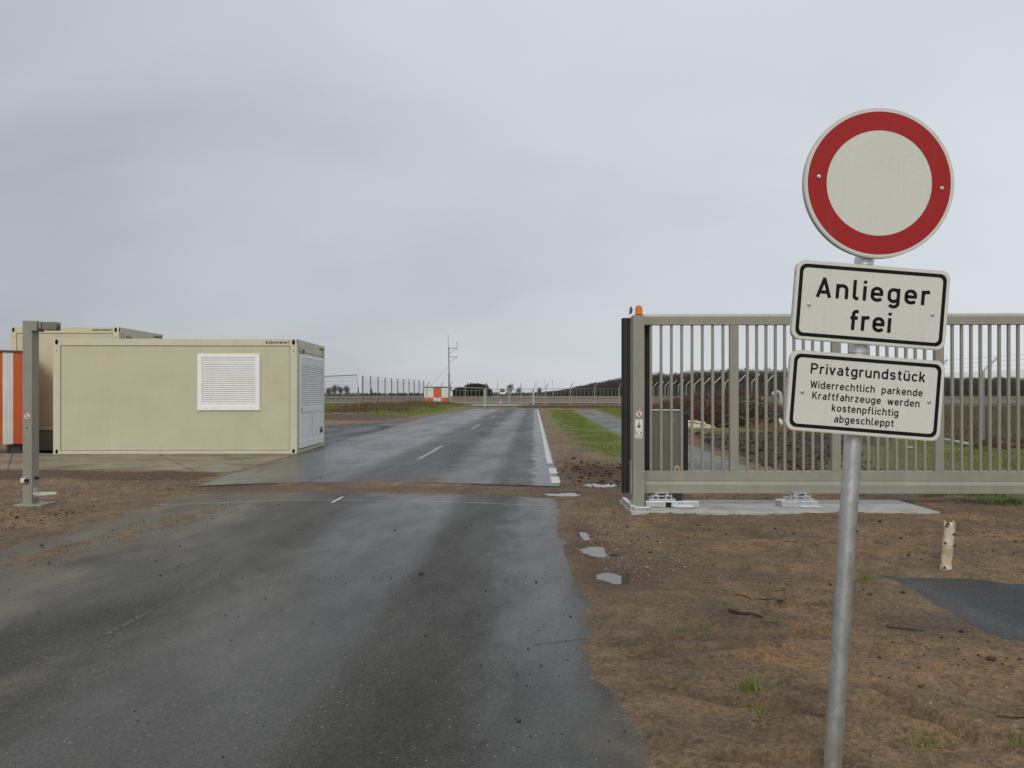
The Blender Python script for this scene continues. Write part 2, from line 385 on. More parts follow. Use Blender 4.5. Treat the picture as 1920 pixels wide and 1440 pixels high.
P_patch = [G(1600, 1070), G(1745, 1078), G(1920, 1087), (9, 6.1), (9, 4.3), G(1960, 1235), G(1915, 1218), G(1840, 1198), G(1775, 1160), G(1715, 1118)]

def rag(poly, step, amp, seed):
    """outline resampled and slightly frayed"""
    out = []
    for i in range(len(poly)):
        a, b = poly[i], poly[(i+1) % len(poly)]; l = math.dist(a, b); n = max(1, min(400, int(l/step)))
        for k in range(n):
            t_ = k/n; out.append((a[0]+(b[0]-a[0])*t_, a[1]+(b[1]-a[1])*t_))
    q = np.array(out)
    dx = fbm(q[:, 0]*6, q[:, 1]*6, 3, seed); dy = fbm(q[:, 0]*6+50, q[:, 1]*6, 3, seed)
    return [(x+a*amp, y+b*amp) for (x, y), a, b in zip(out, dx, dy)]
def slab(name, poly, ztop, mats, depth=0.16, frag=None):
    bm = bmesh.new(); vs = [bm.verts.new((x, y, ztop)) for x, y in poly]
    f = bm.faces.new(vs)
    if f.normal.z < 0: f.normal_flip()
    bm.normal_update()
    if f.normal.z < 0: bmesh.ops.reverse_faces(bm, faces=[f])
    r = bmesh.ops.extrude_face_region(bm, geom=[f])
    for v_ in [g for g in r['geom'] if isinstance(g, bmesh.types.BMVert)]: v_.co.z -= depth
    bmesh.ops.recalc_face_normals(bm, faces=bm.faces)
    bmesh.ops.triangulate(bm, faces=bm.faces)
    me = bpy.data.meshes.new(name); bm.to_mesh(me); bm.free(); me.materials.append(mats)
    o = bpy.data.objects.new(name, me); COL.objects.link(o); o['kind'] = 'structure'
    return o

# ------------------------------------------------------------------ asphalt
def asphalt(name, base=(0.058, 0.058, 0.055), bands=None, wet=0.5, mud=None, seam=None, fine=1.0, wetc=(0.9, 0.9, 0.9)):
    m, t, b = newmat(name); o = OBJC(t)
    rot = MAP(t, o, (1, 1, 1), (0, 0, math.atan(SL)))
    sx = nd(t, 'ShaderNodeSeparateXYZ'); t.links.new(rot, sx.inputs[0])
    big = NOISE(t, MAP(t, rot, (0.55, 0.16, 1)), 1.6, 5, 0.55, 0.6)
    mid = NOISE(t, MAP(t, rot, (1.0, 0.45, 1)), 3.2, 6, 0.6, 0.3)
    small = NOISE(t, o, 30, 4, 0.6)
    agg = VOR(t, o, 105*fine, 'Color'); ag = nd(t, 'ShaderNodeRGBToBW'); t.links.new(agg, ag.inputs[0])
    aggd = VOR(t, o, 105*fine, 'Distance')
    c = RAMP(t, ag.outputs[0], [(0.15, tuple(q*0.55 for q in base)), (0.5, base), (0.85, tuple(q*1.5 for q in base))])
    c = MIX(t, 1.0, c, RAMP(t, mid, [(0.3, 0.80), (0.7, 1.2)]), 'MULTIPLY')
    c = MIX(t, 1.0, c, RAMP(t, big, [(0.35, 0.86), (0.65, 1.14)]), 'MULTIPLY')
    # pale chips and dark crumbs set into the surface
    chip = VOR(t, MAP(t, o, (1, 1, 1), (0, 0, 0.6)), 34, 'Color'); cs = nd(t, 'ShaderNodeSeparateXYZ'); t.links.new(chip, cs.inputs[0])
    cd = VOR(t, MAP(t, o, (1, 1, 1), (0, 0, 0.6)), 34, 'Distance')
    chipm = MATH(t, 'MULTIPLY', MATH(t, 'GREATER_THAN', cs.outputs[0], 0.86), MATH(t, 'LESS_THAN', cd, 0.17))
    c = MIX(t, MATH(t, 'MULTIPLY', chipm, 0.75), c, (0.27, 0.26, 0.21))
    darkm = MATH(t, 'MULTIPLY', MATH(t, 'LESS_THAN', cs.outputs[1], 0.12), MATH(t, 'LESS_THAN', cd, 0.20))
    c = MIX(t, MATH(t, 'MULTIPLY', darkm, 0.7), c, (0.018, 0.016, 0.014))
    w = RAMP(t, big, [(0.38, 0.0), (0.62, 1.0)])
    w = MATH(t, 'MULTIPLY', w, 0.45)
    if bands:
        un = MATH(t, 'ADD', MATH(t, 'MULTIPLY', MATH(t, 'ADD', MATH(t, 'ADD', sx.outputs[0], 7.0), MATH(t, 'MULTIPLY', MATH(t, 'SUBTRACT', mid, 0.5), 0.45)), 1/9.0), 0.0)
        bd = RAMP(t, un, [((p+7.0)/9.0, v_) for p, v_ in bands], 'EASE')
        w = MATH(t, 'ADD', MATH(t, 'MULTIPLY', w, 0.55), bd, clamp=True)
    w = MATH(t, 'MULTIPLY', w, MATH(t, 'ADD', wet, MATH(t, 'MULTIPLY', mid, 0.5)), clamp=True)
    if seam is not None:
        sn = MATH(t, 'ADD', sx.outputs[0], MATH(t, 'MULTIPLY', MATH(t, 'SUBTRACT', NOISE(t, rot, 1.3, 4, 0.6), 0.5), 0.5))
        sm = MATH(t, 'MULTIPLY', MATH(t, 'SUBTRACT', sn, seam-0.05), 10.0, clamp=True)      # right of the seam: newer, darker mat
        c = MIX(t, sm, MIX(t, 1.0, c, (1.08, 1.08, 1.06), 'MULTIPLY'), MIX(t, 1.0, c, (0.98, 0.98, 0.98), 'MULTIPLY'))
    if mud:
        # dried and wet soil film, heavier towards the verge
        edge = RAMP(t, MATH(t, 'MULTIPLY', MATH(t, 'ADD', sx.outputs[0], 7.0), 1/9.0), [((p+7.0)/9.0, v_) for p, v_ in mud])
        fn = MATH(t, 'ADD', MATH(t, 'MULTIPLY', NOISE(t, MAP(t, rot, (1, 0.5, 1)), 1.7, 6, 0.62, 0.4), 1.0), MATH(t, 'MULTIPLY', MATH(t, 'SUBTRACT', edge, 0.5), 1.0))
        mm = RAMP(t, fn, [(0.50, 0.0), (0.72, 0.75)])
        mm = MATH(t, 'MULTIPLY', mm, RAMP(t, small, [(0.3, 0.55), (0.6, 1.0)]))
        c = MIX(t, mm, c, RAMP(t, mid, [(0.35, (0.115, 0.088, 0.055)), (0.65, (0.17, 0.145, 0.095))]))
    inp(t, b.inputs['Base Color'], MIX(t, MATH(t, 'MULTIPLY', w, 0.35), c, MIX(t, 1.0, c, (0.75, 0.76, 0.78), 'MULTIPLY')))
    ro = MATH(t, 'SUBTRACT', 0.66, MATH(t, 'MULTIPLY', w, 0.42))
    ro = MATH(t, 'ADD', ro, MATH(t, 'MULTIPLY', MATH(t, 'SUBTRACT', small, 0.5), 0.12))
    inp(t, b.inputs['Roughness'], ro); inp(t, b.inputs['Specular IOR Level'], MATH(t, 'ADD', 0.18, MATH(t, 'MULTIPLY', w, 0.34)))
    hb = MATH(t, 'ADD', MATH(t, 'MULTIPLY', aggd, -1.0), MATH(t, 'MULTIPLY', small, 0.8))
    BUMP(t, b, hb, MATH(t, 'SUBTRACT', 0.36, MATH(t, 'MULTIPLY', w, 0.25)), 0.003)
    return m
bands_near = [(-6.5, .25), (-4.6, .25), (-3.6, .50), (-2.6, .30), (-2.0, .70), (-1.2, .75), (-0.9, .25), (-0.45, .22), (-0.1, .70), (0.2, .75), (0.45, .25)]
bands_far = [(-6.5, .5), (-4.5, .85), (-3.5, .80), (-2.9, .30), (-1.9, .12), (-1.3, .65), (-0.8, .60), (-0.5, .18), (-0.1, .30), (0.1, .98), (0.4, .80)]
mud_near = [(-6.2, 1.0), (-4.9, 0.95), (-4.1, 0.74), (-3.2, 0.44), (-0.8, 0.34), (-0.1, 0.36), (0.25, 0.46), (0.55, 0.85)]
mud_far = [(-6.2, 0.62), (-4.5, 0.36), (-2.5, 0.28), (-0.5, 0.25), (0.2, 0.28), (0.5, 0.45), (0.9, 0.7)]
M['asph_near'] = asphalt('worn_wet_asphalt', (0.042, 0.039, 0.031), bands_near, 0.62, mud_near, seam=-0.93)
M['asph_far'] = asphalt('wet_asphalt_beyond_gate', (0.066, 0.065, 0.061), bands_far, 0.62, mud_far, fine=0.7)
M['asph_side'] = asphalt('dark_wet_asphalt_yard', (0.050, 0.053, 0.056), None, 0.9, None, fine=0.7)
M['asph_path'] = asphalt('footpath_asphalt', (0.135, 0.132, 0.122), None, 0.5, None, fine=0.8)
M['asph_patch'] = asphalt('rough_dark_asphalt', (0.052, 0.053, 0.052), None, 0.15, None)

slab('road', rag(P_near, 0.06, 0.05, 3), 0.0, M['asph_near'])
slab('road_beyond_gate', rag(P_far, 0.10, 0.02, 5), 0.028, M['asph_far'])
slab('side_road', P_side, 0.018, M['asph_side'])
slab('footpath', rag(P_path, 0.15, 0.10, 6), 0.012, M['asph_path'])
slab('footpath_near', rag(P_patch, 0.04, 0.10, 7), -0.002, M['asph_patch'])

# concrete yard slabs, silty, joints running away from the viewer
m, t, b = newmat('silty_concrete'); o = OBJC(t)
big = NOISE(t, o, 0.9, 6, 0.6, 0.5); fine = NOISE(t, o, 14, 5, 0.65)
c = RAMP(t, big, [(0.30, (0.115, 0.088, 0.055)), (0.48, (0.20, 0.168, 0.105)), (0.70, (0.25, 0.222, 0.155))])
c = MIX(t, 1.0, c, RAMP(t, fine, [(0.3, 0.82), (0.7, 1.15)]), 'MULTIPLY')
br = nd(t, 'ShaderNodeTexBrick'); t.links.new(MAP(t, o, (1, 1, 1), (0, 0, R(-32)), (0.4, 0.2, 0)), br.inputs['Vector'])
br.inputs['Scale'].default_value = 1.0; br.inputs['Brick Width'].default_value = 3.0; br.inputs['Row Height'].default_value = 2.0; br.inputs['Mortar Size'].default_value = 0.018; br.offset = 0
br.inputs['Color1'].default_value = (1, 1, 1, 1); br.inputs['Color2'].default_value = (0.93, 0.93, 0.93, 1); br.inputs['Mortar'].default_value = (0.3, 0.27, 0.22, 1)
c = MIX(t, 1.0, c, br.outputs[0], 'MULTIPLY')
inp(t, b.inputs['Base Color'], c); inp(t, b.inputs['Roughness'], RAMP(t, NOISE(t, o, 1.4, 4), [(0.4, 0.35), (0.65, 0.8)]))
BUMP(t, b, MATH(t, 'ADD', fine, MATH(t, 'MULTIPLY', big, 2)), 0.5, 0.01)
M['conc'] = m
slab('concrete_yard', P_yard, 0.012, M['conc'])

# ------------------------------------------------------------------ soil and fields: one sheet to the horizon
rr = np.concatenate([np.geomspace(0.9, 1.8, 40, endpoint=False), np.geomspace(1.8, 16, 620, endpoint=False), np.geomspace(16, 90, 330, endpoint=False), np.geomspace(90, 5000, 210)])
aa = np.concatenate([np.linspace(-180, -52, 50, endpoint=False), np.linspace(-52, -38, 60, endpoint=False), np.linspace(-38, 38, 640, endpoint=False), np.linspace(38, 52, 60, endpoint=False), np.linspace(52, 180, 50, endpoint=False)])*math.pi/180
RR_, AA_ = np.meshgrid(rr, aa, indexing='ij')
gx = (RR_*np.sin(AA_)).ravel(); gy = (RR_*np.cos(AA_)).ravel()
gx = np.append(gx, 0.0); gy = np.append(gy, 0.0)
near = (gy < 95) & (gy > -8) & (np.abs(gx) < 32)
S = np.full(gx.shape, 5.0); nx_, ny_ = gx[near], gy[near]
sd_ = np.full(nx_.shape, 9.0)
for P_ in (P_near, P_far, P_side, P_yard, P_path, P_patch): sd_ = np.minimum(sd_, sdist(nx_, ny_, P_))
S[near] = sd_
RUTS = [(G(1125, 1212), G(1420, 1216), .045), (G(1135, 1236), G(1400, 1226), .05), (G(1350, 1106), G(1560, 1110), .03), (G(1400, 1128), G(1600, 1142), .03), (G(1480, 998), G(1600, 1008), .05), (G(1240, 1290), G(1520, 1345), .05), (G(1350, 1420), G(1560, 1436), .05), (G(1620, 1010), G(1900, 1004), .05), (G(1700, 1340), G(1900, 1420), .05), (G(1640, 1300), G(1800, 1380), .04), (G(1180, 1000), G(1440, 1030), .04), (G(1600, 1035), G(1760, 1046), .04)]
def ground_h(x, y, s):
    r = np.hypot(x, y)
    wob = fbm(x*1.7, y*1.7, 4, 21)*0.16+fbm(x*3.3, y*3.3, 5, 5, 0.6)*0.15
    s2 = s+wob*np.exp(-np.maximum(0, y-30)/40)
    shoulder = -0.05+0.070*sstep(-0.34, 0.02, s2)
    bumps = fbm(x*2.2, y*2.2, 4, 31)*0.075+fbm(x*12, y*12, 4, 41, 0.65)*0.034
    # tyre ruts and ridges running across the dug verge right of the road
    rid = fbm(x*1.1, y*6.0, 4, 51)*0.085
    h = shoulder+(bumps+rid)*(0.25*sstep(-0.3, -0.1, s)+0.75*sstep(-0.1, 0.6, s))
    for (a_, b_, w_) in RUTS:
        ex, ey = b_[0]-a_[0], b_[1]-a_[1]; tt = np.clip(((x-a_[0])*ex+(y-a_[1])*ey)/(ex*ex+ey*ey), 0, 1)
        d_ = np.hypot(x-a_[0]-tt*ex+fbm(x*3, y*3, 2, 12)*0.05, y-a_[1]-tt*ey+fbm(x*2, y*2, 3, 11)*0.12)
        h = h+(-0.026*np.exp(-(d_/w_)**2)+0.015*np.exp(-((d_-w_*2)/w_)**2))*sstep(0.0, 0.3, s)
    # churned clods by the end of the edge line
    k = np.exp(-((x-1.55)/0.75)**2-((y-14.4)/1.7)**2)*sstep(0.0, 0.25, s)
    h = h+k*(0.03+np.abs(fbm(x*5, y*4, 4, 61))*0.20)
    # sand-filled cut between the two road sections
    tr = sstep(0.5, 0.0, np.abs(y-11.9-0.02*np.abs(x)))*sstep(1.3, 0.9, x)*sstep(-5.2, -4.6, x)
    h = np.where(tr > 0, np.maximum(h*0+ -0.004+fbm(x*6, y*6, 3, 71)*0.022+0.006*sstep(0.0, .3, s), h*0.2), h)
    # dug field behind the gate
    k = sstep(-0.2, 0.6, x-(4.55+0.06*(y-13)))*sstep(12.0, 13.5, y)*sstep(33, 29, y)
    h = h+k*(0.02+fbm(x*1.6, y*1.1, 5, 81, 0.6)*0.28)
    # trench for the slab strip under the gate and shallow puddle basins
    sl = sstep(0.12, -0.02, np.maximum(np.abs(x-3.36)-1.9, np.abs(y-9.95)-0.5)); h = h*(1-sl)+(-0.02)*sl
    for (px, py, rx, ry) in PUD:
        cx, cy = G(px, py); q = ((x-cx)/rx)**2+((y-cy)/ry)**2; k_ = np.exp(-q*0.22); h = h*(1-k_)+(0.014+fbm(x*6, y*6, 4, 77, 0.6)*0.055-0.050*np.exp(-q*0.7))*k_
    # lower strip left of the raised cabin, low bank left of the road further on
    k = sstep(-11.3, -11.6, x)*sstep(18.7, 19.1, y)*sstep(40, 30, y); h = h-0.28*k
    k = sstep(-6.2-0.0*y, -8.5, x-SL*y+1.0)*sstep(52, 66, y)*sstep(112, 94, y)*sstep(-40, -20, x); h = h+0.34*k
    k = sstep(-6.6, -9, x)*sstep(43, 50, y)*sstep(62, 55, y)*sstep(-40, -15, x); h = h+(0.10+fbm(x*0.8, y*0.8, 3, 91)*0.2)*k
    far = sstep(60, 130, r); h = h*(1-far*0.8)
    h = np.where(s < -0.35, -0.10, h)
    # gravelly sand dragged along the left side of the near road, in ragged patches
    u = x-SL*y; kb = np.exp(-((u+4.6-(y-6.6)*0.18)/0.20)**2)*sstep(4.6, 5.4, y)*sstep(11.0, 9.6, y)
    kb2 = np.exp(-((u+5.25)/0.35)**2)*sstep(4.6, 5.4, y)*sstep(11.4, 10.8, y)
    lift = -0.025+0.034*np.maximum(kb, kb2)+fbm(x*5, y*3, 5, 95, 0.68)*0.050
    inside = (s < 0.05) & (y < 11.5) & (x < -2.5) & (np.maximum(kb, kb2) > 0.15)
    h = np.where(inside, np.maximum(h, np.minimum(lift, 0.012)), h)
    return h
PUD = [(1113, 1032, 0.13, 0.30), (1148, 1082, 0.17, 0.20), (1062, 927, 0.30, 0.22), (1125, 909, 0.30, 0.30), (1094, 1000, 0.06, 0.3)]
gz = ground_h(gx, gy, S)
# colour zones
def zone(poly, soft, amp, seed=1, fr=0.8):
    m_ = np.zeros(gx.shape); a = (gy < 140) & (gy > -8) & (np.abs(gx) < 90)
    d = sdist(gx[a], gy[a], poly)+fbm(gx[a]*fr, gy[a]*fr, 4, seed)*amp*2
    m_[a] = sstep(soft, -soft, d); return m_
Z_GRASS_R = [(1.55+SL*20, 23), G(1066, 815), G(1118, 850), G(1170, 866), G(1225, 868), (4.1, 25), (6.3, 66), (u2x(0.9, 69), 69), (u2x(0.9, 40), 40)]
green = zone(Z_GRASS_R, 0.5, 0.7, 2)
green = np.maximum(green, zone([(7.6, 72), (6.6, 50), (5.9, 34.5), (12.5, 36), (13, 72)], 0.6, 1.2, 3))
green = np.maximum(green, zone([(5.6, 27), (5.9, 31.5), (16, 33.5), (16, 29), (9, 28)], 0.5, 1.0, 4)*0.8)
green = np.maximum(green, zone([G(1640, 905), G(1600, 872), G(1660, 822), (18, 25), (18, 12)], 0.4, 1.4, 8)*0.62)
green = np.maximum(green, zone([G(1690, 926), G(1860, 929), (9, 11.1), (12, 10.9), (12, 9.7), G(1900, 949), G(1830, 942), G(1780, 934)], 0.12, 0.3, 9, 2.5))
green = np.maximum(green, zone([(-4.6, 73), (-4.9, 60), (-6.2, 50), (-9, 50), (-15, 60), (-22, 62), (-22, 98), (-4, 98)], 1.0, 1.5, 10)*0.75)
dry = sstep(74, 84, gy)*(1-green)*(0.9)
dry = np.maximum(dry, zone([(13, 20), (14, 84), (80, 84), (80, 8), (14, 10)], 0.6, 1.0, 12)*0.9)
dry = np.maximum(dry, zone([(-60, 40), (-14, 50), (-10, 52), (-8, 64), (-20, 76), (-60, 80)], 1.0, 1.0, 14)*0.9)
dark = zone([(4.9, 13.2), (5.2, 20), (6.4, 28), (14, 29), (14, 13), (9, 12.8)], 0.4, 0.8, 15)*(1-green)
dark = np.maximum(dark, np.exp(-((gx-1.55)/0.8)**2-((gy-14.2)/1.8)**2)*0.9)
dark = np.maximum(dark, zone([(-22, 40), (-7, 42), (-6.2, 50), (-9, 54), (-22, 52)], 0.6, 1.2, 16)*0.75)
dark = np.maximum(dark, zone([G(-100, 884), G(420, 889), G(360, 905), G(280, 905), G(120, 900), G(-100, 898)], 0.1, 0.3, 17)*0.7)
for (a_, b_, w_) in RUTS:
    ex, ey = b_[0]-a_[0], b_[1]-a_[1]; tt = np.clip(((gx-a_[0])*ex+(gy-a_[1])*ey)/(ex*ex+ey*ey), 0, 1)
    d_ = np.hypot(gx-a_[0]-tt*ex+fbm(gx*3, gy*3, 2, 12)*0.05, gy-a_[1]-tt*ey+fbm(gx*2, gy*2, 3, 11)*0.12); dark = np.maximum(dark, 0.55*np.exp(-(d_/(w_*1.3))**2)*sstep(-0.25, 0.15, fbm(gx*4, gy*4, 3, 19)))
for (px, py, rx, ry) in PUD:
    cx, cy = G(px, py); q = ((gx-cx)/rx)**2+((gy-cy)/ry)**2; dark = np.maximum(dark, 0.75*np.exp(-q*0.12))
dark = np.maximum(dark, 0.35*sstep(0.6, 0.3, np.abs(gy-11.9))*sstep(1.4, 1.0, gx)*sstep(-5.4, -4.8, gx))
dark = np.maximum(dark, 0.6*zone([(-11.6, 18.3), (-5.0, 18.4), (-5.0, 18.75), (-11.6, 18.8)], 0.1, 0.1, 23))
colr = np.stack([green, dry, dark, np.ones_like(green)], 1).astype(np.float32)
nr, na = len(rr), len(aa); idx = np.arange(nr*na).reshape(nr, na); nxt = np.roll(idx, -1, axis=1)
quads = np.stack([idx[:-1], idx[1:], nxt[1:], nxt[:-1]], -1).reshape(-1, 4)[:, ::-1]
ctr = nr*na
# centre cap as quads (two spokes per face)
cap = np.stack([np.full(na//2, ctr), idx[0][0:na-1:2], idx[0][1:na:2], idx[0][(np.arange(2, na+1, 2)) % na]], -1)
quads = np.concatenate([quads, cap])

m, t, b = newmat('soil_and_field'); o = OBJC(t)
vc = nd(t, 'ShaderNodeVertexColor', layer_name='zone'); zs = nd(t, 'ShaderNodeSeparateColor'); t.links.new(vc.outputs[0], zs.inputs[0])
geo = nd(t, 'ShaderNodeNewGeometry'); ps = nd(t, 'ShaderNodeSeparateXYZ'); t.links.new(geo.outputs['Position'], ps.inputs[0])
f1 = NOISE(t, o, 0.75, 7, 0.66, 0.7); f2 = NOISE(t, o, 5.5, 6, 0.65, 0.4); f3 = NOISE(t, o, 38, 5, 0.65); f4 = NOISE(t, MAP(t, o, (1, 1, 1), (0, 0, 0.3)), 150, 3, 0.6)
c = RAMP(t, f1, [(0.30, (0.145, 0.100, 0.062)), (0.43, (0.230, 0.154, 0.087)), (0.56, (0.300, 0.196, 0.102)), (0.68, (0.38, 0.215, 0.098))])
c = MIX(t, RAMP(t, f2, [(0.42, 0.0), (0.66, 0.75)]), c, RAMP(t, f3, [(0.35, (0.075, 0.052, 0.036)), (0.65, (0.22, 0.165, 0.095))]))
wetp = RAMP(t, NOISE(t, MAP(t, o, (0.8, 1.3, 1), (0, 0, 0.4), (3.1, 1.7, 0)), 1.0, 7, 0.68, 0.6), [(0.40, 1.0), (0.60, 0.0)])
c = MIX(t, MATH(t, 'MULTIPLY', wetp, 0.50), c, MIX(t, 1.0, c, (0.40, 0.42, 0.46), 'MULTIPLY'))
c = MIX(t, 1.0, c, RAMP(t, f3, [(0.28, 0.55), (0.5, 1.0), (0.72, 1.38)]), 'MULTIPLY')
c = MIX(t, 1.0, c, RAMP(t, f4, [(0.3, 0.72), (0.7, 1.28)]), 'MULTIPLY')
# straw and root bits
wv = nd(t, 'ShaderNodeTexVoronoi', feature='F1'); t.links.new(MAP(t, o, (1, 2.6, 1), (0, 0, 0.5)), wv.inputs['Vector']); wv.inputs['Scale'].default_value = 26
ws = nd(t, 'ShaderNodeSeparateXYZ'); t.links.new(wv.outputs['Color'], ws.inputs[0])
st = MATH(t, 'MULTIPLY', MATH(t, 'GREATER_THAN', ws.outputs[0], 0.80), MATH(t, 'LESS_THAN', wv.outputs['Distance'], 0.22))
c = MIX(t, MATH(t, 'MULTIPLY', st, 0.6), c, (0.30, 0.235, 0.14))
dk = MATH(t, 'MULTIPLY', MATH(t, 'LESS_THAN', ws.outputs[1], 0.16), MATH(t, 'LESS_THAN', wv.outputs['Distance'], 0.30))
c = MIX(t, MATH(t, 'MULTIPLY', dk, 0.55), c, (0.03, 0.021, 0.015))
# churned soil
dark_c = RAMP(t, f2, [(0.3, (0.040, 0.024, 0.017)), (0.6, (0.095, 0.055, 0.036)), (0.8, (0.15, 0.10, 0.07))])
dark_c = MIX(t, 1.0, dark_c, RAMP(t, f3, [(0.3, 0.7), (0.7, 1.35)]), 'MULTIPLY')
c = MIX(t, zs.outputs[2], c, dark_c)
# rough dead grass: yellow, straw, some green, in long mown stripes
gs = NOISE(t, MAP(t, o, (0.012, 0.05, 1)), 1.0, 4, 0.55); gm = NOISE(t, MAP(t, o, (0.12, 0.3, 1)), 1.0, 5, 0.65)
dc = RAMP(t, gs, [(0.36, (0.10, 0.105, 0.035)), (0.46, (0.17, 0.135, 0.060)), (0.56, (0.20, 0.165, 0.075)), (0.68, (0.12, 0.115, 0.040))])
dc = MIX(t, RAMP(t, gm, [(0.4, 0.0), (0.68, 0.7)]), dc, (0.155, 0.095, 0.05))
dc = MIX(t, 1.0, dc, RAMP(t, f2, [(0.3, 0.75), (0.7, 1.2)]), 'MULTIPLY')
c = MIX(t, zs.outputs[1], c, dc)
gc = RAMP(t, f2, [(0.3, (0.085, 0.110, 0.026)), (0.55, (0.140, 0.175, 0.040)), (0.75, (0.20, 0.19, 0.065))])
c = MIX(t, zs.outputs[0], c, gc)
inp(t, b.inputs['Base Color'], c)
inp(t, b.inputs['Roughness'], MATH(t, 'SUBTRACT', RAMP(t, f2, [(0.3, 0.66), (0.6, 0.95)]), MATH(t, 'MULTIPLY', wetp, 0.22))); b.inputs['Specular IOR Level'].default_value = 0.3
BUMP(t, b, MATH(t, 'ADD', MATH(t, 'ADD', MATH(t, 'MULTIPLY', f3, 0.8), MATH(t, 'MULTIPLY', f2, 1.6)), MATH(t, 'MULTIPLY', f4, 0.25)), 1.0, 0.035)
M['soil'] = m
g_o = npmesh('ground', np.stack([gx, gy, gz], 1), quads, m, smooth=True); g_o['kind'] = 'structure'
ca = g_o.data.color_attributes.new('zone', 'FLOAT_COLOR', 'POINT')
if len(g_o.data.vertices) == len(colr): ca.data.foreach_set('color', colr.ravel())
def hz(x, y):      # ground height at points
    x = np.atleast_1d(np.asarray(x, float)); y = np.atleast_1d(np.asarray(y, float)); s = np.full(x.shape, 5.0)
    for P_ in (P_near, P_far, P_side, P_yard, P_path, P_patch): s = np.minimum(s, sdist(x, y, P_))
    return np.where(s < -0.1, 0.0, ground_h(x, y, s))
def hz1(x, y): return float(hz(x, y)[0])

# ------------------------------------------------------------------ standing water
m, t, b = newmat('puddle_water'); b.inputs['Base Color'].default_value = (0.09, 0.075, 0.055, 1); b.inputs['Roughness'].default_value = 0.03
b.inputs['Specular IOR Level'].default_value = 0.6; BUMP(t, b, NOISE(t, OBJC(t), 12, 2), 0.03, 0.002)
M['water'] = m
for (px, py, rx, ry), zw in zip(PUD[:4], (-0.0105, -0.0085, -0.010, -0.009)):
    cx, cy = G(px, py); pts = []
    for k in range(40):
        w_ = 2*math.pi*k/40; f_ = 3.4+0.1*math.sin(3*w_+px); pts.append((cx+rx*f_*math.cos(w_), cy+ry*f_*math.sin(w_), zw))
    mb = MB(); mb.add(pts, [tuple(range(40))]); pu = mb.build('puddle', M['water'])
    tag(pu, kind='structure')

# ------------------------------------------------------------------ road markings (worn)
def worn(name, col, lo, hi, sc=9, rough=0.5):
    m, t, b = newmat(name); o = OBJC(t)
    n_ = MATH(t, 'ADD', MATH(t, 'MULTIPLY', NOISE(t, o, sc, 6, 0.7), 0.65), MATH(t, 'MULTIPLY', VOR(t, o, 90), 0.5))
    a = RAMP(t, n_, [(lo, 1.0), (hi, 0.0)])
    inp(t, b.inputs['Base Color'], RAMP(t, NOISE(t, o, 5, 4), [(0.3, tuple(q*0.75 for q in col)), (0.7, col)]))
    inp(t, b.inputs['Alpha'], a); b.inputs['Roughness'].default_value = rough
    return m
M['mark'] = worn('worn_white_marking', (0.62, 0.62, 0.59), 0.68, 0.80)
M['mark_faint'] = worn('nearly_gone_marking', (0.34, 0.34, 0.28), 0.37, 0.43, 10)
def strip(name, pts, w, z, mat):
    mb = MB(); vs = []
    for i, (x, y) in enumerate(pts):
        a = pts[max(i-1, 0)]; b_ = pts[min(i+1, len(pts)-1)]; dx, dy = b_[0]-a[0], b_[1]-a[1]; l = math.hypot(dx, dy)
        vs += [(x-dy/l*w/2, y+dx/l*w/2, z), (x+dy/l*w/2, y-dx/l*w/2, z)]
    mb.add(vs, [(2*i, 2*i+1, 2*i+3, 2*i+2) for i in range(len(pts)-1)])
    o = mb.build(name, mat); o['kind'] = 'structure'; return o
mb = MB()
for (a_, b_) in ((17.0, 21.4), (31.6, 36.0), (46.0, 50.3), (60.5, 64.8)):
    mb.add([(u2x(-2.60, a_), a_, .032), (u2x(-2.49, a_), a_, .032), (u2x(-2.49, b_), b_, .032), (u2x(-2.60, b_), b_, .032)], [(0, 1, 2, 3)])
o = mb.build('centre_line_marking', worn('greyed_white_marking', (0.34, 0.34, 0.32), 0.66, 0.78)); o['kind'] = 'structure'
strip('edge_line_marking', [(u2x(0.33, y), y) for y in np.linspace(15.9, 71, 24)], 0.11, 0.032, M['mark'])
strip('edge_line_marking', [(u2x(0.36, y), y) for y in (12.4, 12.9, 13.4)], 0.15, 0.032, M['mark'])
strip('edge_line_marking', [(u2x(0.36, y), y) for y in (13.9, 14.5, 15.0)], 0.15, 0.032, M['mark'])
strip('edge_line_marking_worn', [(0.54+0.0*y, y) for y in (2.6, 3.3, 4.2)], 0.12, 0.003, M['mark_faint'])
strip('edge_line_marking_worn', [G(1078, 960), G(1092, 1000), G(1104, 1040)], 0.10, 0.003, M['mark_faint'])
cl = [G(250, 948), G(380, 944.5), G(450, 941), G(520, 939), G(640, 937.5), G(760, 939), G(900, 943), G(1000, 948), G(1060, 951)]
strip('scribed_gate_line', cl, 0.022, 0.003, worn('scribed_line', (0.55, 0.55, 0.50), 0.66, 0.76, 6))
strip('scribed_gate_mark', [G(622, 943.5), G(643, 932)], 0.04, 0.006, M['mark'])

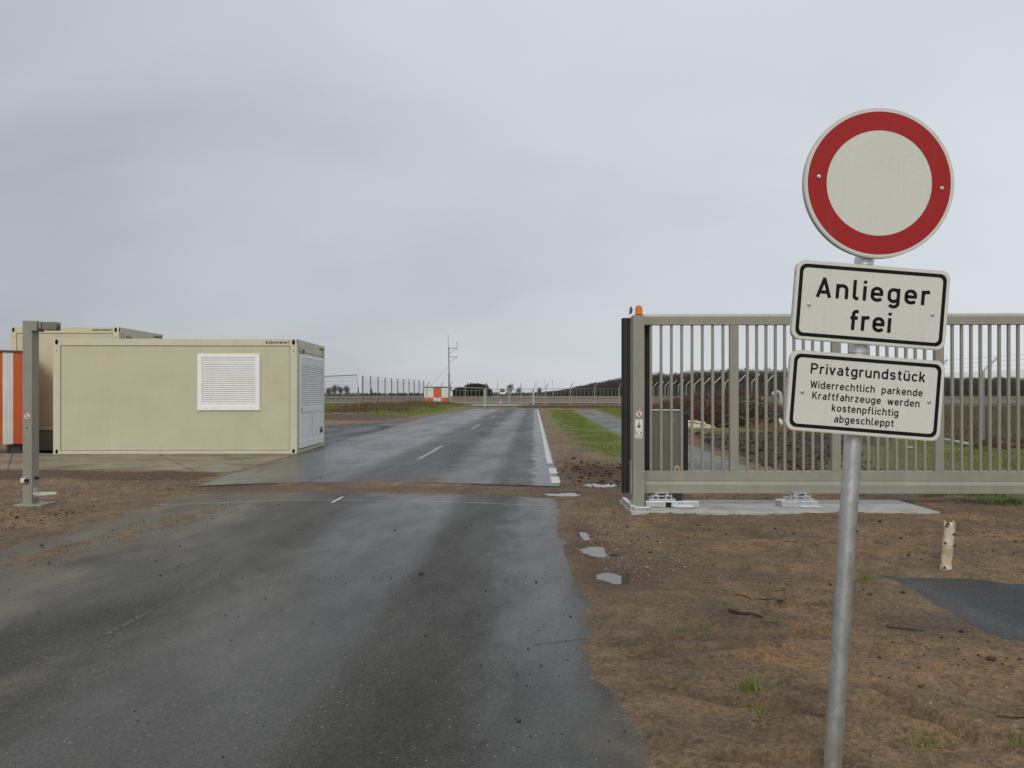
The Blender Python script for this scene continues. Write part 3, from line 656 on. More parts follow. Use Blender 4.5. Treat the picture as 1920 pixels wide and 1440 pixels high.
M['crack'] = paint('dark_crack', (0.016, 0.014, 0.012), 0.9, 0.2, 20)
M['crackfill'] = worn('silt_in_crack', (0.13, 0.11, 0.08), 0.56, 0.66, 12)
def wig(a, b, n, amp, seed):
    rg = random.Random(seed); A, B = G(*a), G(*b); pts = []
    for i in range(n+1):
        q = i/n; pts.append((A[0]+(B[0]-A[0])*q+rg.uniform(-amp, amp), A[1]+(B[1]-A[1])*q+rg.uniform(-amp, amp)*.5))
    return pts
strip('road_crack', wig((198, 1190), (282, 1148), 16, 0.012, 1), 0.045, 0.003, M['crackfill'])
strip('road_crack', wig((282, 1148), (420, 1040), 30, 0.012, 2), 0.010, 0.0035, M['crackfill'])
strip('road_crack', wig((905, 1010), (1050, 1002), 16, 0.01, 5), 0.006, 0.003, M['crack'])
strip('road_crack', wig((1000, 1210), (1110, 1196), 16, 0.01, 6), 0.005, 0.003, M['crack'])
# far airfield surfaces
M['taxi'] = paint('pale_runway_concrete', (0.24, 0.24, 0.22), 0.7, 0.08, 0.05)
M['taxi2'] = paint('grey_taxiway', (0.17, 0.175, 0.17), 0.5, 0.08, 0.05)
def sheet(name, pts, z, mat):
    mb = MB(); mb.add([(x, y, z) for x, y in pts], [tuple(range(len(pts)))]); o = mb.build(name, mat); o['kind'] = 'structure'
sheet('taxiway', [(-300, 104), (-20, 109), (60, 116), (400, 120), (400, 131), (60, 128), (-20, 121), (-300, 118)], 0.10, M['taxi2'])
sheet('runway', [(-500, 232), (500, 262), (500, 300), (-500, 262)], 0.22, M['taxi'])
sheet('apron_beyond_far_gate', [(u2x(-6.2, 86), 86), (u2x(-0.5, 86), 86), (2.5, 108), (-10, 108)], 0.07, M['taxi2'])
# ================================================================== site containers
def corner_hole(mb, x, y, z, axis, mi, rx=0.035, rz=0.062):
    """dark lifting slot of a corner casting, 2 mm proud"""
    if axis == 'y': mb.prism(circ(x, z, rx, 20, rz), y-0.002, y+0.01, mi)
    else:
        n = len(mb.v); mb.prism(circ(y, z, rx, 20, rz), -0.002, 0.01, mi)
        for k in range(n, len(mb.v)):
            a, b_, c_ = mb.v[k]; mb.v[k] = (x-b_, a, c_)
def to_side(mb, n0, x):
    """turn what was added since n0 from the front (x, -y) onto the right-hand end wall (y, +x)"""
    for k in range(n0, len(mb.v)):
        a, b_, c_ = mb.v[k]; mb.v[k] = (x-b_, a, c_)
def container_shell(t, w, d, h, z0, fz, top, post, bot, number, grooves=1.17):
    f = MB(); P = post
    for x in (0, w-P):
        for y in (0, d-P): f.box(x, x+P, y, y+P, z0, z0+h)
    f.box(P, w-P, 0, 0.12, z0+h-top, z0+h-0.004); f.box(P, w-P, d-0.12, d, z0+h-top, z0+h-0.004)
    f.box(P, w-P, 0, 0.12, z0+0.004, z0+bot); f.box(P, w-P, d-0.12, d, z0+0.004, z0+bot)
    for x in (0, w-0.12):
        f.box(x, x+0.12, P, d-P, z0+h-top*1.75 if x else z0+h-top, z0+h-0.004); f.box(x, x+0.12, P, d-P, z0+0.004, z0+bot)
    for x in (P*0.5, w-P*0.5):
        corner_hole(f, x, 0, z0+h-0.085, 'y', 1, 0.04, 0.068); corner_hole(f, x, 0, z0+0.07, 'y', 1, 0.036, 0.055)
        f.prism(circ(x, z0+h-0.30, 0.016, 12), -0.002, 0.01, 1)
    for y in (0.045, d-0.07):
        corner_hole(f, w, y, z0+h-0.085, 'x', 1, 0.03, 0.066)
    corner_hole(f, w, 0.045, z0+0.07, 'x', 1, 0.03, 0.05)
    text(f, 'ela[container]', w-P-0.56-0.03, z0+h-0.115, 0.062, -0.003, 1, w=0.20, track=0.13, align='l', xs=1.22)
    n0 = len(f.v)
    text(f, 'ela[container]', d-0.62, z0+h-0.135, 0.062, -0.003, 1, w=0.20, track=0.13, align='l', xs=1.05)
    text(f, number, 0.42, z0+h-0.33, 0.10, -0.003, 1, w=0.2, track=0.15, align='l', xs=1.1)
    for xx in (0.16, d-0.30):                       # little lifting-eye pockets in the end header
        f.ring(rrect(xx, xx+0.16, z0+h-0.30, z0+h-0.17, 0.02, 3), rrect(xx+0.015, xx+0.145, z0+h-0.285, z0+h-0.185, 0.012, 3), -0.003, 0.004, 1)
    to_side(f, n0, w)
    f.build('frame', [M['cream_frame'], M['black']], t, 0.006)
    wl = MB(); i = 0.018
    wl.box(P+0.012, w-P-0.012, i, d-i, z0+bot+0.012, z0+h-top-0.012)
    wl.box(i, w-i, P+0.012, d-P-0.012, z0+bot+0.012, z0+h-top-0.012)
    wl.box(P-0.02, w-P+0.02, i+0.012, i+0.03, z0+bot-0.02, z0+h-top+0.02, 1)
    wl.box(w-i-0.03, w-i-0.012, P-0.02, d-P+0.02, z0+bot-0.02, z0+h-top+0.02, 1)
    x = P+grooves
    while x < w-P-0.2:
        wl.box(x-0.004, x+0.004, i-0.0015, i+0.01, z0+bot+0.012, z0+h-top-0.012, 2); x += grooves
    wl.build('wall', [M['cream'], M['groove'], M['cream_frame']], t)
    rf = MB(); rf.box(0.02, w-0.02, 0.02, d-0.02, z0+h-0.03, z0+h-0.012); rf.build('roof', M['cream_frame'], t)

def shutter(t, name, x0, x1, z0, z1, y, boxh, n, side_x=None, fr=0.085, panels=False, extra=0.0):
    """roller-shutter window: frame, shutter box, slats; y = wall face (front wall) or turned onto the end wall"""
    f = MB(); n0 = len(f.v)
    f.ring([(x0, z0), (x1, z0), (x1, z1), (x0, z1)], [(x0+fr, z0+fr), (x1-fr, z0+fr), (x1-fr, z1-fr*0.8), (x0+fr, z1-fr*0.8)], y-0.035, y+0.02)
    if side_x is not None: to_side(f, n0, side_x)
    fo = f.build(name, M['pvc'], t, 0.005)
    g = MB(); g.box(x0+fr*0.9, x1-fr*0.9, y-0.020, y+0.02, z1-fr*0.8-boxh, z1-fr*0.78)
    for k in (0.35, 0.6): g.box(x0+fr, x1-fr, y-0.0225, y-0.01, z1-fr*0.8-boxh*k, z1-fr*0.8-boxh*k+0.006, 1)
    if side_x is not None: to_side(g, 0, side_x)
    g.build('shutter_box', [M['pvc'], M['pvc_gap']], fo)
    s = MB(); zt = z1-fr*0.8-boxh; zb = z0+fr+extra; hgt = (zt-zb)/n
    for k in range(n):
        a = zb+k*hgt
        prof = [(0, a), (-0.011, a+hgt*0.18), (-0.014, a+hgt*0.5), (-0.011, a+hgt*0.80), (0, a+hgt*0.86)]
        vs = [(x0+fr*0.92, y-0.004+p, z) for p, z in prof]+[(x1-fr*0.92, y-0.004+p, z) for p, z in prof]
        s.add(vs, [(i, i+5, i+6, i+1) for i in range(4)])
    s.box(x0+fr*0.92, x1-fr*0.92, y-0.003, y+0.02, zb-0.01, zt, 1)
    s.box(x0+fr*0.92, x1-fr*0.92, y-0.026, y, zb-0.01, zb+0.05)
    if side_x is not None: to_side(s, 0, side_x)
    s.build('shutter', [M['pvc'], M['pvc_gap']], fo)
    return fo

FC_W, FC_D, FC_H = 5.86, 3.0, 2.80
fc = empty('site_container', (-5.225-FC_W, 18.67-0.12, 0.012), (0, 0, R(1.2)))
tag(fc, 'long cream office container at the roadside with a closed white roller-shutter window', 'site container', 'cream site containers')
container_shell(fc, FC_W, FC_D, FC_H, 0, 0, 0.17, 0.17, 0.085, '72297')
w_ = shutter(fc, 'window', 3.46, 4.96, 1.06, 2.43, 0.018, 0.13, 21, fr=0.105)
for xx in (3.64, 3.69, 4.76, 4.80):
    k = MB(); k.prism(circ(xx, 1.11+0.02*(xx*10 % 2 > 1), 0.008, 8), -0.021, -0.015); k.build('screw', M['black'], w_)
# end wall: full-height door element with shutter above two panels
dr = MB(); dr.ring([(0.21, 0.12), (2.72, 0.12), (2.72, 2.44), (0.21, 2.44)], [(0.30, 0.30), (2.62, 0.30), (2.62, 2.36), (0.30, 2.36)], -0.035, 0.02); to_side(dr, 0, FC_W)
do = dr.build('door', M['pvc'], fc, 0.005)
s = MB(); s.box(0.30, 2.62, -0.022, 0.0, 2.18, 2.37)
for k in range(3): s.box(0.31, 2.61, -0.0245, -0.01, 2.22+0.045*k, 2.226+0.045*k, 1)
zb, zt, n = 1.12, 2.18, 20; hg = (zt-zb)/n
for k in range(n):
    a = zb+k*hg; prof = [(0, a), (-0.012, a+hg*0.2), (-0.015, a+hg*0.5), (-0.012, a+hg*0.78), (0, a+hg*0.84)]
    s.add([(0.31, p, z) for p, z in prof]+[(2.60, p, z) for p, z in prof], [(i, i+5, i+6, i+1) for i in range(4)])
s.box(0.31, 2.60, 0.001, 0.018, zb, zt, 1); s.box(0.31, 2.60, -0.028, 0, 1.06, 1.12)
to_side(s, 0, FC_W); s.build('shutter', [M['pvc'], M['pvc_gap']], do)
for a, b_ in ((0.30, 1.44), (1.48, 2.62)):
    p = MB(); p.ring([(a, 0.30), (b_, 0.30), (b_, 1.06), (a, 1.06)], [(a+.08, .36), (b_-.08, .36), (b_-.08, 1.0), (a+.08, 1.0)], -0.028, 0.012)
    p.box(a+.086, b_-.086, -0.012, 0.01, .366, .994); p.box(a+.07, b_-.07, -0.004, 0.012, .35, 1.01, 1)
    p.box(b_+0.002, b_+0.012, -0.010, 0.01, 0.30, 1.06, 1)
    to_side(p, 0, FC_W); p.build('door_leaf', [M['pvc'], M['black']], do, 0.004)
p = MB(); p.box(2.36, 2.50, -0.07, -0.03, 0.43, 0.48); p.box(2.44, 2.49, -0.05, -0.02, 0.40, 0.56)
to_side(p, 0, FC_W); p.build('handle', M['cable'], do, 0.004)
p = MB(); p.box(0.29, 0.33, -0.045, -0.025, 1.0, 1.12); to_side(p, 0, FC_W); p.build('latch', M['cable'], do, 0.004)

rc = empty('site_container', (-14.50, 22.2, 0.0), (0, 0, R(0.4)))
tag(rc, 'taller cream container raised on a grey base, partly hidden behind the long office container', 'site container', 'cream site containers')
container_shell(rc, 3.12, 2.85, 2.99, 0.42, 0, 0.18, 0.17, 0.13, '72297', 0.95)
k = MB(); k.box(0.03, 3.09, 0.03, 2.8, -0.17, 0.41); k.build('base', M['skirt'], rc, 0.01)
for x in (0.2, 1.5, 2.7):
    k = MB(); k.box(x, x+0.3, 0.2, 2.6, -0.40, -0.16); k.build('bearer', M['cable'], rc)

# orange and white striped container, cut by the frame
sc_ = empty('striped_container', (-13.28-4.0*math.cos(R(40)), 21.3-4.0*math.sin(R(40)), 0.0), (0, 0, R(40)))
tag(sc_, 'orange and white striped container at the left edge of the view', 'container')
W_, D_, H_ = 4.0, 1.1, 2.58
k = MB(); k.box(0, W_, 0, D_, 0.10, H_+0.06); k.build('body', M['orange'], sc_, 0.01)
x = W_-0.71
k = MB()
while x > 0: k.box(x, x+0.24, -0.004, 0.01, 0.10, H_+0.02); x -= 0.48
k.build('stripe', M['whitep'], sc_)
k = MB(); k.box(0.0, W_, -0.03, 0.04, H_+0.03, H_+0.08)
k.build('trim', M['cable'], sc_)
for x in (0.2, 1.9, 3.5):
    k = MB(); k.box(x, x+0.2, 0.1, D_-0.1, -0.4, 0.11); k.build('skid', M['cable'], sc_)

# ================================================================== left gate catch post
gp = empty('gate_catch_post', (-6.42, 10.07, 0.0))
tag(gp, 'grey olive catch post of the sliding gate standing alone at the left verge', 'gate post', 'posts of the sliding gate')
k = MB(); k.box(0, 0.125, 0, 0.155, -0.05, 2.43); k.build('post', M['olive'], gp, 0.006)
k = MB(); k.box(0.004, 0.121, 0.004, 0.151, 2.428, 2.436); k.build('cap', M['olive_dark'], gp)
k = MB(); k.box(0.126, 0.20, -0.02, 0.16, 2.30, 2.435); k.box(0.20, 0.235, 0.01, 0.13, 2.33, 2.42); k.build('catch_housing', M['olive'], gp, 0.008)
k = MB(); k.box(0.236, 0.43, 0.025, 0.05, 2.315, 2.425); k.build('catch_fork', M['olive_dark'], gp, 0.012); k = MB(); k.box(0.236, 0.43, 0.11, 0.135, 2.315, 2.425); k.build('catch_fork', M['olive_dark'], gp, 0.012)
def no_entry_sticker(parent, cx, cz, y, r, name='no_pedestrians_sticker'):
    k = MB(); k.prism(circ(cx, cz, r, 40), y-0.0015, y, 0)
    k.ring(circ(cx, cz, r*0.96, 40), circ(cx, cz, r*0.78, 40), y-0.0022, y-0.0012, 1)
    k.prism(circ(cx, cz+r*0.42, r*0.13, 12), y-0.0021, y-0.0012, 2)
    ribbon(k, [(cx, cz+r*0.25), (cx-r*0.02, cz-r*0.1), (cx-r*0.25, cz-r*0.55)], r*0.16, y-0.0022, 0, 2)
    ribbon(k, [(cx-r*0.02, cz-r*0.1), (cx+r*0.22, cz-r*0.52)], r*0.14, y-0.0023, 0, 2)
    ribbon(k, [(cx-r*0.3, cz+r*0.02), (cx, cz+r*0.2), (cx+r*0.28, cz+r*0.05)], r*0.11, y-0.0024, 0, 2)
    ribbon(k, [(cx-r*0.58, cz+r*0.58), (cx+r*0.58, cz-r*0.58)], r*0.15, y-0.0027, 0, 1)
    return k.build(name, [M['whitep'], M['st_red'], M['black']], parent)
M['st_red'] = paint('sticker_red', (0.40, 0.05, 0.045), 0.4, 0.08, 20)
no_entry_sticker(gp, 0.062, 1.185, 0.0, 0.046)
k = MB(); k.prism(circ(0.062, 1.03, 0.010, 14), -0.002, 0.01); k.build('keyhole', M['hole'], gp)
k = MB(); k.box(-0.002, 0.055, -0.045, 0.0, 0.315, 0.375); k.build('photocell', M['whitep'], gp, 0.006)
k = MB(); k.tube([(0.068, -0.05, 0.345), (0.068, 0.0, 0.345)], 0.018, 14); k.build('sensor_eye', M['hole'], gp); k = MB(); k.tube([(0.126, 0.08, 0.365), (0.16, 0.08, 0.365)], 0.018, 14); k.build('sensor_eye', M['hole'], gp)
k = MB(); k.box(0.126, 0.134, 0.02, 0.12, 0.10, 0.24)
k.add([(0.134, -0.01, 0.168), (0.24, -0.06, 0.155), (0.43, 0.02, 0.165), (0.40, 0.10, 0.178), (0.134, 0.10, 0.178), (0.134, -0.01, 0.158), (0.24, -0.06, 0.145), (0.43, 0.02, 0.155), (0.40, 0.10, 0.168), (0.134, 0.10, 0.168)],
      [(0, 1, 2, 3, 4), (9, 8, 7, 6, 5), (0, 5, 6, 1), (1, 6, 7, 2), (2, 7, 8, 3), (3, 8, 9, 4)])
k.build('run_in_plate', M['alu'], gp)
k = MB(); k.box(-0.06, 0.30, -0.10, 0.24, -0.03, 0.035); k.build('base_plate', M['olive'], gp, 0.006)

# ================================================================== sliding gate
GY = 9.98
sg = empty('sliding_gate', (1.43, GY, 0.0), (0, 0, R(-0.8)))
tag(sg, 'grey olive sliding gate leaf of upright bars with a toothed top rail', 'sliding gate')
LEN = 7.6
Z0, Z1, Z2, Z3, Z4 = 0.190, 0.345, 0.475, 2.372, 2.482
k = MB()
# lower beam: wide box with sloped shoulder
vs = []
prof = [(-0.035, Z0), (0.115, Z0), (0.115, Z1-0.03), (0.085, Z1), (-0.005, Z1), (-0.035, Z1-0.045)]
pm = [(y, z) for y, z in prof]
vs = [(0.11, y, z) for y, z in pm]+[(LEN, y, z) for y, z in pm]; n = len(pm)
k.add(vs, [tuple(range(n)), tuple(range(2*n-1, n-1, -1))]+[(i, i+n, (i+1) % n+n, (i+1) % n) for i in range(n)])
k.build('guide_beam', M['olive'], sg, 0.004)
k = MB(); k.box(0.17, LEN, 0.0, 0.08, Z1+0.001, Z2); k.build('bottom_rail', M['olive'], sg, 0.004)
k = MB(); k.box(0.17, LEN, 0.0, 0.08, Z3, Z4); k.build('top_rail', M['olive'], sg, 0.004)
k = MB(); k.box(0.17, LEN, 0.030, 0.050, Z4+0.001, Z4+0.012); x = 0.30
while x < LEN-0.03:
    k.add([(x-0.011, 0.03, Z4+0.012), (x+0.011, 0.03, Z4+0.012), (x+0.003, 0.03, Z4+0.038), (x-0.003, 0.03, Z4+0.038), (x-0.011, 0.05, Z4+0.012), (x+0.011, 0.05, Z4+0.012), (x+0.003, 0.05, Z4+0.038), (x-0.003, 0.05, Z4+0.038)],
          [(0, 1, 2, 3), (7, 6, 5, 4), (1, 5, 6, 2), (0, 3, 7, 4), (3, 2, 6, 7)]); x += 0.0265
k.build('toothed_rack', M['alu'], sg)
k = MB(); k.box(0.11, 0.168, -0.01, 0.09, Z0+0.0, Z4); k.build('end_stile', M['alu'], sg, 0.004)
k = MB(); k.tube([(0.052, 0.04, Z0-0.0), (0.052, 0.04, Z4-0.02)], 0.056, 18); k.box(0.06, 0.109, -0.012, 0.092, Z0+0.01, Z4-0.03); k.build('rubber_edge', M['rubber'], sg)
bar0 = None; st0 = None
pitch = 0.1340
stx = [1.405-0.055+0*1.32, 2.69, 4.02, 5.35, 6.66]
stx = [1.43-0.03, 2.72, 4.045, 5.365, 6.69]
for x in stx:
    if st0 is None:
        k = MB(); k.box(0, 0.112, 0.004, 0.076, Z2+0.001, Z3-0.001); st0 = k.build('stile', M['olive'], sg, 0.004); st0.location.x = x
    else: c_ = st0.copy(); COL.objects.link(c_); c_.location.x = x
xs = []
left = 0.168
for i, sx_ in enumerate(stx+[LEN]):
    a = left if i else 0.168; b_ = sx_
    if i == 0: cs = [b_-0.067-0.016-pitch*q for q in range(8)]
    else:
        n_ = 9; gap = (b_-a)/(n_+1)
        if sx_ == LEN: n_ = 6; gap = pitch
        cs = [a+gap*(q+1) for q in range(n_)]
    for c0 in cs:
        if c0 > 0.22: xs.append(c0)
    left = sx_+0.112
for x in xs:
    if bar0 is None:
        k = MB(); k.box(-0.0165, 0.0165, 0.022, 0.058, Z2+0.0012, Z3-0.0012); bar0 = k.build('bar', M['olive'], sg, 0.0035); bar0.location.x = x
    else: c_ = bar0.copy(); COL.objects.link(c_); c_.location.x = x

# portal post in front of the leaf, with lamp and stickers
pp = empty('gate_portal_post', (1.532, 9.72, 0.0))
tag(pp, 'grey olive gate portal post with orange lamp on top and stickers at chest height', 'gate post', 'posts of the sliding gate')
k = MB(); k.box(0, 0.145, 0, 0.15, 0.03, 2.475); k.build('post', M['olive'], pp, 0.005)
k = MB(); k.box(-0.022, -0.002, 0.05, 0.15, 0.2, 0.62); k.build('side_cover', M['olive'], pp, 0.003)
k = MB(); k.tube([(0.085, 0.075, 2.476), (0.085, 0.075, 2.492)], 0.052, 24); k.build('lamp_base', M['cable'], pp)
k = MB(); pf = [(0.047, 2.493), (0.046, 2.56), (0.040, 2.585), (0.026, 2.602), (0.002, 2.608)]
k.tube([(0.085, 0.075, z) for r_, z in pf], [r_ for r_, z in pf], 24); k.build('warning_lamp', M['amber'], pp)
k = MB(); k.prism([(-0.03, 2.49), (0.005, 2.51), (0.012, 2.56), (-0.006, 2.60), (-0.024, 2.575)], 0.10, 0.14); k.build('antenna_bracket', M['cable'], pp, 0.004)
no_entry_sticker(pp, 0.075, 1.225, 0.0, 0.048)
k = MB(); k.prism(rrect(0.027, 0.122, 1.01, 1.155, 0.006, 3), -0.0015, 0.0, 0)
k.ring(circ(0.075, 1.065, 0.021, 28), circ(0.075, 1.065, 0.014, 28), -0.003, -0.001, 1); k.prism(circ(0.075, 1.065, 0.0135, 20), -0.0028, -0.001, 3)
k.prism(rrect(0.062, 0.09, 1.136, 1.141, 0.001, 2), -0.0025, -0.001, 1); k.prism(rrect(0.052, 0.100, 1.092, 1.096, 0.001, 2), -0.0025, -0.001, 1)
k.prism([(0.071, 1.098), (0.080, 1.098), (0.083, 1.118), (0.070, 1.118)], -0.0025, -0.001, 1)
k.prism(rrect(0.027, 0.122, 0.965, 1.005, 0.006, 3), -0.0015, 0.0, 0)
k.prism(rrect(0.036, 0.056, 0.975, 0.990, 0.002, 2), -0.0025, -0.001, 4); k.prism(rrect(0.092, 0.112, 0.975, 0.994, 0.002, 2), -0.0025, -0.001, 4)
for cx in (0.049, 0.099): k.prism(circ(cx, 0.938, 0.024, 28), -0.0016, 0.0, 0)
k.prism(rrect(0.034, 0.064, 0.934, 0.942, 0.001, 2), -0.0026, -0.001, 4); k.ring(circ(0.099, 0.938, 0.013, 20), circ(0.099, 0.938, 0.007, 20), -0.0026, -0.001, 4)
k.build('key_switch_panel', [M['whitep'], M['black'], M['st_red'], M['grey_steel'], M['cable']], pp)
k = MB()
for x in (0.035, 0.118):
    for z in (0.495, 0.36): k = MB(); k.prism(circ(x, z, 0.006, 10), -0.004, 0.001); k.build('rivet', M['alu'], pp)
# U-shaped base frame under the post
k = MB(); k.box(-0.055, 0.005, -0.13, 0.62, 0.018, 0.085); k.box(-0.025, 0.175, -0.245, -0.13, 0.018, 0.082); k.box(0.175, 0.86, 0.08, 0.19, 0.03, 0.105)
k.box(0.52, 0.78, 0.02, 0.08, 0.03, 0.055); k.box(0.0, 0.15, -0.02, 0.16, 0.022, 0.06); k.build('base_frame', M['galv_light'], pp, 0.006)
for x in (0.30, 0.36, 0.50, 0.60, 0.64): k = MB(); k.prism(circ(x, 0.075, 0.006, 8), 0.078, 0.085); k.build('bolt_hole', M['hole'], pp)
k = MB(); k.box(0.43, 0.50, 0.077, 0.082, 0.03, 0.09); k.build('slot', M['hole'], pp)
def roller(parent_or_none, x, y, z, label=None):
    k = MB()
    k.box(x-0.17, x+0.17, y-0.05, y+0.16, z, z+0.020); k.box(x-0.13, x+0.13, y-0.04, y+0.15, z+0.045, z+0.060); k.box(x-0.09, x+0.09, y-0.03, y+0.13, z+0.085, z+0.098)
    for dx in (-0.12, -0.05, 0.05, 0.12):
        for dy in (-0.03, 0.12):
            k.tube([(x+dx, y+dy, z), (x+dx, y+dy, z+0.075)], 0.010, 8); k.tube([(x+dx, y+dy, z+0.024), (x+dx, y+dy, z+0.036)], 0.019, 6, smooth=False)
    for dx in (-0.07, 0.07): k.tube([(x+dx, y-0.02, z+0.070), (x+dx, y+0.10, z+0.070)], 0.020, 12)
    return k.build('roller_carriage', M['galv_light'], parent_or_none)
roller(pp, 0.40, 0.20, 0.108)
rb = empty('roller_block', (3.42, 9.86, 0.0)); tag(rb, 'second galvanised roller block under the gate, on the concrete strip', 'roller block')
k = MB(); k.box(0.03, 0.50, -0.05, 0.20, 0.028, 0.105); k.box(0.26, 0.52, -0.10, -0.05, 0.028, 0.048); k.box(-0.02, 0.14, 0.0, 0.10, 0.105, 0.118); k.build('base_channel', M['galv_light'], rb, 0.006)
roller(rb, 0.29, 0.04, 0.108)
# rear post and drive cabinet behind the leaf
rp = empty('gate_portal_post', (1.62, 10.22, 0.0)); tag(rp, 'rear portal post behind the gate leaf with a full-height black rubber strip', 'gate post', 'posts of the sliding gate')
k = MB(); k.box(0, 0.13, 0, 0.15, 0.0, 2.48); k.build('post', M['olive'], rp, 0.005)
k = MB(); k.box(0.134, 0.212, -0.060, 0.05, 0.30, 2.475); k.build('rubber_edge', M['rubber'], rp, 0.01)
cb = empty('drive_cabinet', (1.86, 10.28, 0.0)); tag(cb, 'low grey green gate drive cabinet behind the bars with a black rubber edge', 'cabinet')
k = MB(); k.box(0, 0.42, 0, 0.34, 0.05, 1.245)
for x in (0.0, 0.135, 0.27): k.box(x+0.132, x+0.136, -0.003, 0.003, 0.06, 1.24)
k.build('housing', M['olive_dark'], cb, 0.008)
k = MB(); k.box(-0.01, 0.43, -0.012, 0.35, 1.246, 1.262); k.build('lid', M['alu'], cb, 0.003)
k = MB(); k.box(0.422, 0.50, 0.0, 0.12, 0.42, 1.22); k.build('rubber_edge', M['rubber'], cb, 0.012)
k = MB(); k.prism(circ(0.30, 1.13, 0.010, 12), -0.006, 0.0); k.build('lock', M['alu'], cb)
k = MB(); k.prism(circ(0.345, 0.475, 0.038, 24), -0.03, 0.0, 0); k.prism(circ(0.345, 0.475, 0.026, 24), -0.033, -0.02, 1); k.build('reflector', [M['whitep'], M['orange']], cb)
# concrete foundation strip
m, t, b = newmat('fresh_concrete'); o = OBJC(t)
c = RAMP(t, NOISE(t, o, 2.5, 6, 0.65, 0.4), [(0.32, (0.27, 0.26, 0.22)), (0.5, (0.40, 0.40, 0.385)), (0.7, (0.47, 0.475, 0.47))])
c = MIX(t, RAMP(t, NOISE(t, MAP(t, o, (0.8, 5, 1)), 1.6, 5, 0.6), [(0.56, 0.0), (0.68, 0.55)]), c, (0.25, 0.20, 0.13))
inp(t, b.inputs['Base Color'], c); b.inputs['Roughness'].default_value = 0.62; BUMP(t, b, NOISE(t, o, 60, 4), 0.3, 0.004)
M['foundation'] = m
k = MB(); k.box(1.47, 5.27, 9.45, 10.52, -0.3, 0.026); fo = k.build('gate_foundation', M['foundation'], None, 0.008)
tag(fo, 'pale flat concrete foundation strip under the sliding gate', 'foundation')

# ================================================================== no-vehicles sign
tilt = 3.6
KS = 0.965
ts = empty('traffic_sign', ((1.254+0.0145)*KS, 3.04*KS, CAM_H*(1-KS)), (0, R(tilt), 0)); ts.scale = (KS, KS, KS)
tag(ts, 'leaning galvanised post with a round red-ringed white sign above two German text plates', 'traffic sign')
k = MB(); k.tube([(0, 0, -0.3), (0, 0, 2.26)], 0.0335, 40); k.tube([(0, 0, 2.26), (0, 0, 2.27)], 0.0345, 40); k.build('pole', M['galv'], ts)
SY = -0.062
def clampband(z):
    k = MB(); k.tube([(0, 0, z-0.016), (0, 0, z+0.016)], 0.0365, 32); k.box(-0.014, 0.014, 0.038, 0.062, z-0.012, z+0.012)
    k.build('clamp', M['galv_light'], ts, 0.002)
cx, cz = 0.0105, 2.302; RD = 0.291
k = MB()
k.prism(circ(cx, cz, RD, 128), SY, SY+0.022, 2)
k.prism(circ(cx, cz, RD*0.985, 128), SY-0.0012, SY-0.0002, 1)
k.ring(circ(cx, cz, RD*0.952, 128), circ(cx, cz, RD*0.702, 128), SY-0.0022, SY-0.0014, 0)
rs = k.build('round_sign', [M['sheet_red'], M['sheet_white'], M['sign_rim']], ts)
def bolts(parent, pts):
    for x, z in pts:
        k = MB(); k.prism(circ(0, 0, 0.0075, 20), -0.0035, 0.0); k.prism(circ(0, 0, 0.0048, 6), -0.0075, -0.0036); b_ = k.build('bolt', M['galv_light'], parent, 0.0008, (x, SY-0.002, z))
bolts(rs, [(cx-0.236, cz+0.006), (cx+0.243, cz-0.002)])
def plate(cx, cz, w, h, name):
    k = MB(); ro, bw, inset = 0.034, 0.0138, 0.0135
    k.prism(rrect(cx-w/2, cx+w/2, cz-h/2, cz+h/2, ro), SY, SY+0.020, 2)
    k.prism(rrect(cx-w/2+0.003, cx+w/2-0.003, cz-h/2+0.003, cz+h/2-0.003, ro-0.003), SY-0.0012, SY-0.0002, 1)
    a = inset; q = inset+bw
    k.ring(rrect(cx-w/2+a, cx+w/2-a, cz-h/2+a, cz+h/2-a, ro-a*0.55), rrect(cx-w/2+q, cx+w/2-q, cz-h/2+q, cz+h/2-q, ro-q*0.6), SY-0.0022, SY-0.0014, 0)
    return k
z1_, x1_ = 1.828, 0.0085
k = plate(x1_, z1_, 0.598, 0.308, 't')
text(k, 'Anlieger', x1_+0.004, z1_+0.0150, 0.077, SY-0.0020, 0, w=0.170, track=0.20, xs=1.15)
text(k, 'frei', x1_+0.003, z1_-0.102, 0.078, SY-0.0020, 0, w=0.170, track=0.16, xs=1.08)
pl = k.build('text_plate', [M['black'], M['sheet_white'], M['sign_rim']], ts); pl['label'] = 'upper plate reading Anlieger frei'
bolts(pl, [(x1_-0.240, z1_-0.016), (x1_+0.240, z1_-0.018)])
z2_, x2_ = 1.4765, 0.0085
k = plate(x2_, z2_, 0.600, 0.312, 't')
text(k, 'Privatgrundst\u00fcck', x2_+0.003, z2_+0.0690, 0.040, SY-0.0020, 0, w=0.165, track=0.155, xs=1.145)
text(k, 'Widerrechtlich parkende', x2_+0.002, z2_+0.0130, 0.0285, SY-0.0020, 0, w=0.155, track=0.155, xs=1.08, space=.55)
text(k, 'Kraftfahrzeuge werden', x2_+0.003, z2_-0.0290, 0.0285, SY-0.0020, 0, w=0.155, track=0.155, xs=1.08, space=.55)
text(k, 'kostenpflichtig', x2_+0.003, z2_-0.0710, 0.0285, SY-0.0020, 0, w=0.155, track=0.15, xs=1.08)
text(k, 'abgeschleppt', x2_+0.002, z2_-0.1130, 0.0285, SY-0.0020, 0, w=0.155, track=0.15, xs=1.08)
pl = k.build('text_plate', [M['black'], M['sheet_white'], M['sign_rim']], ts); pl['label'] = 'lower plate with the longer parking text'
bolts(pl, [(x2_-0.245, z2_-0.004), (x2_+0.247, z2_-0.004)])
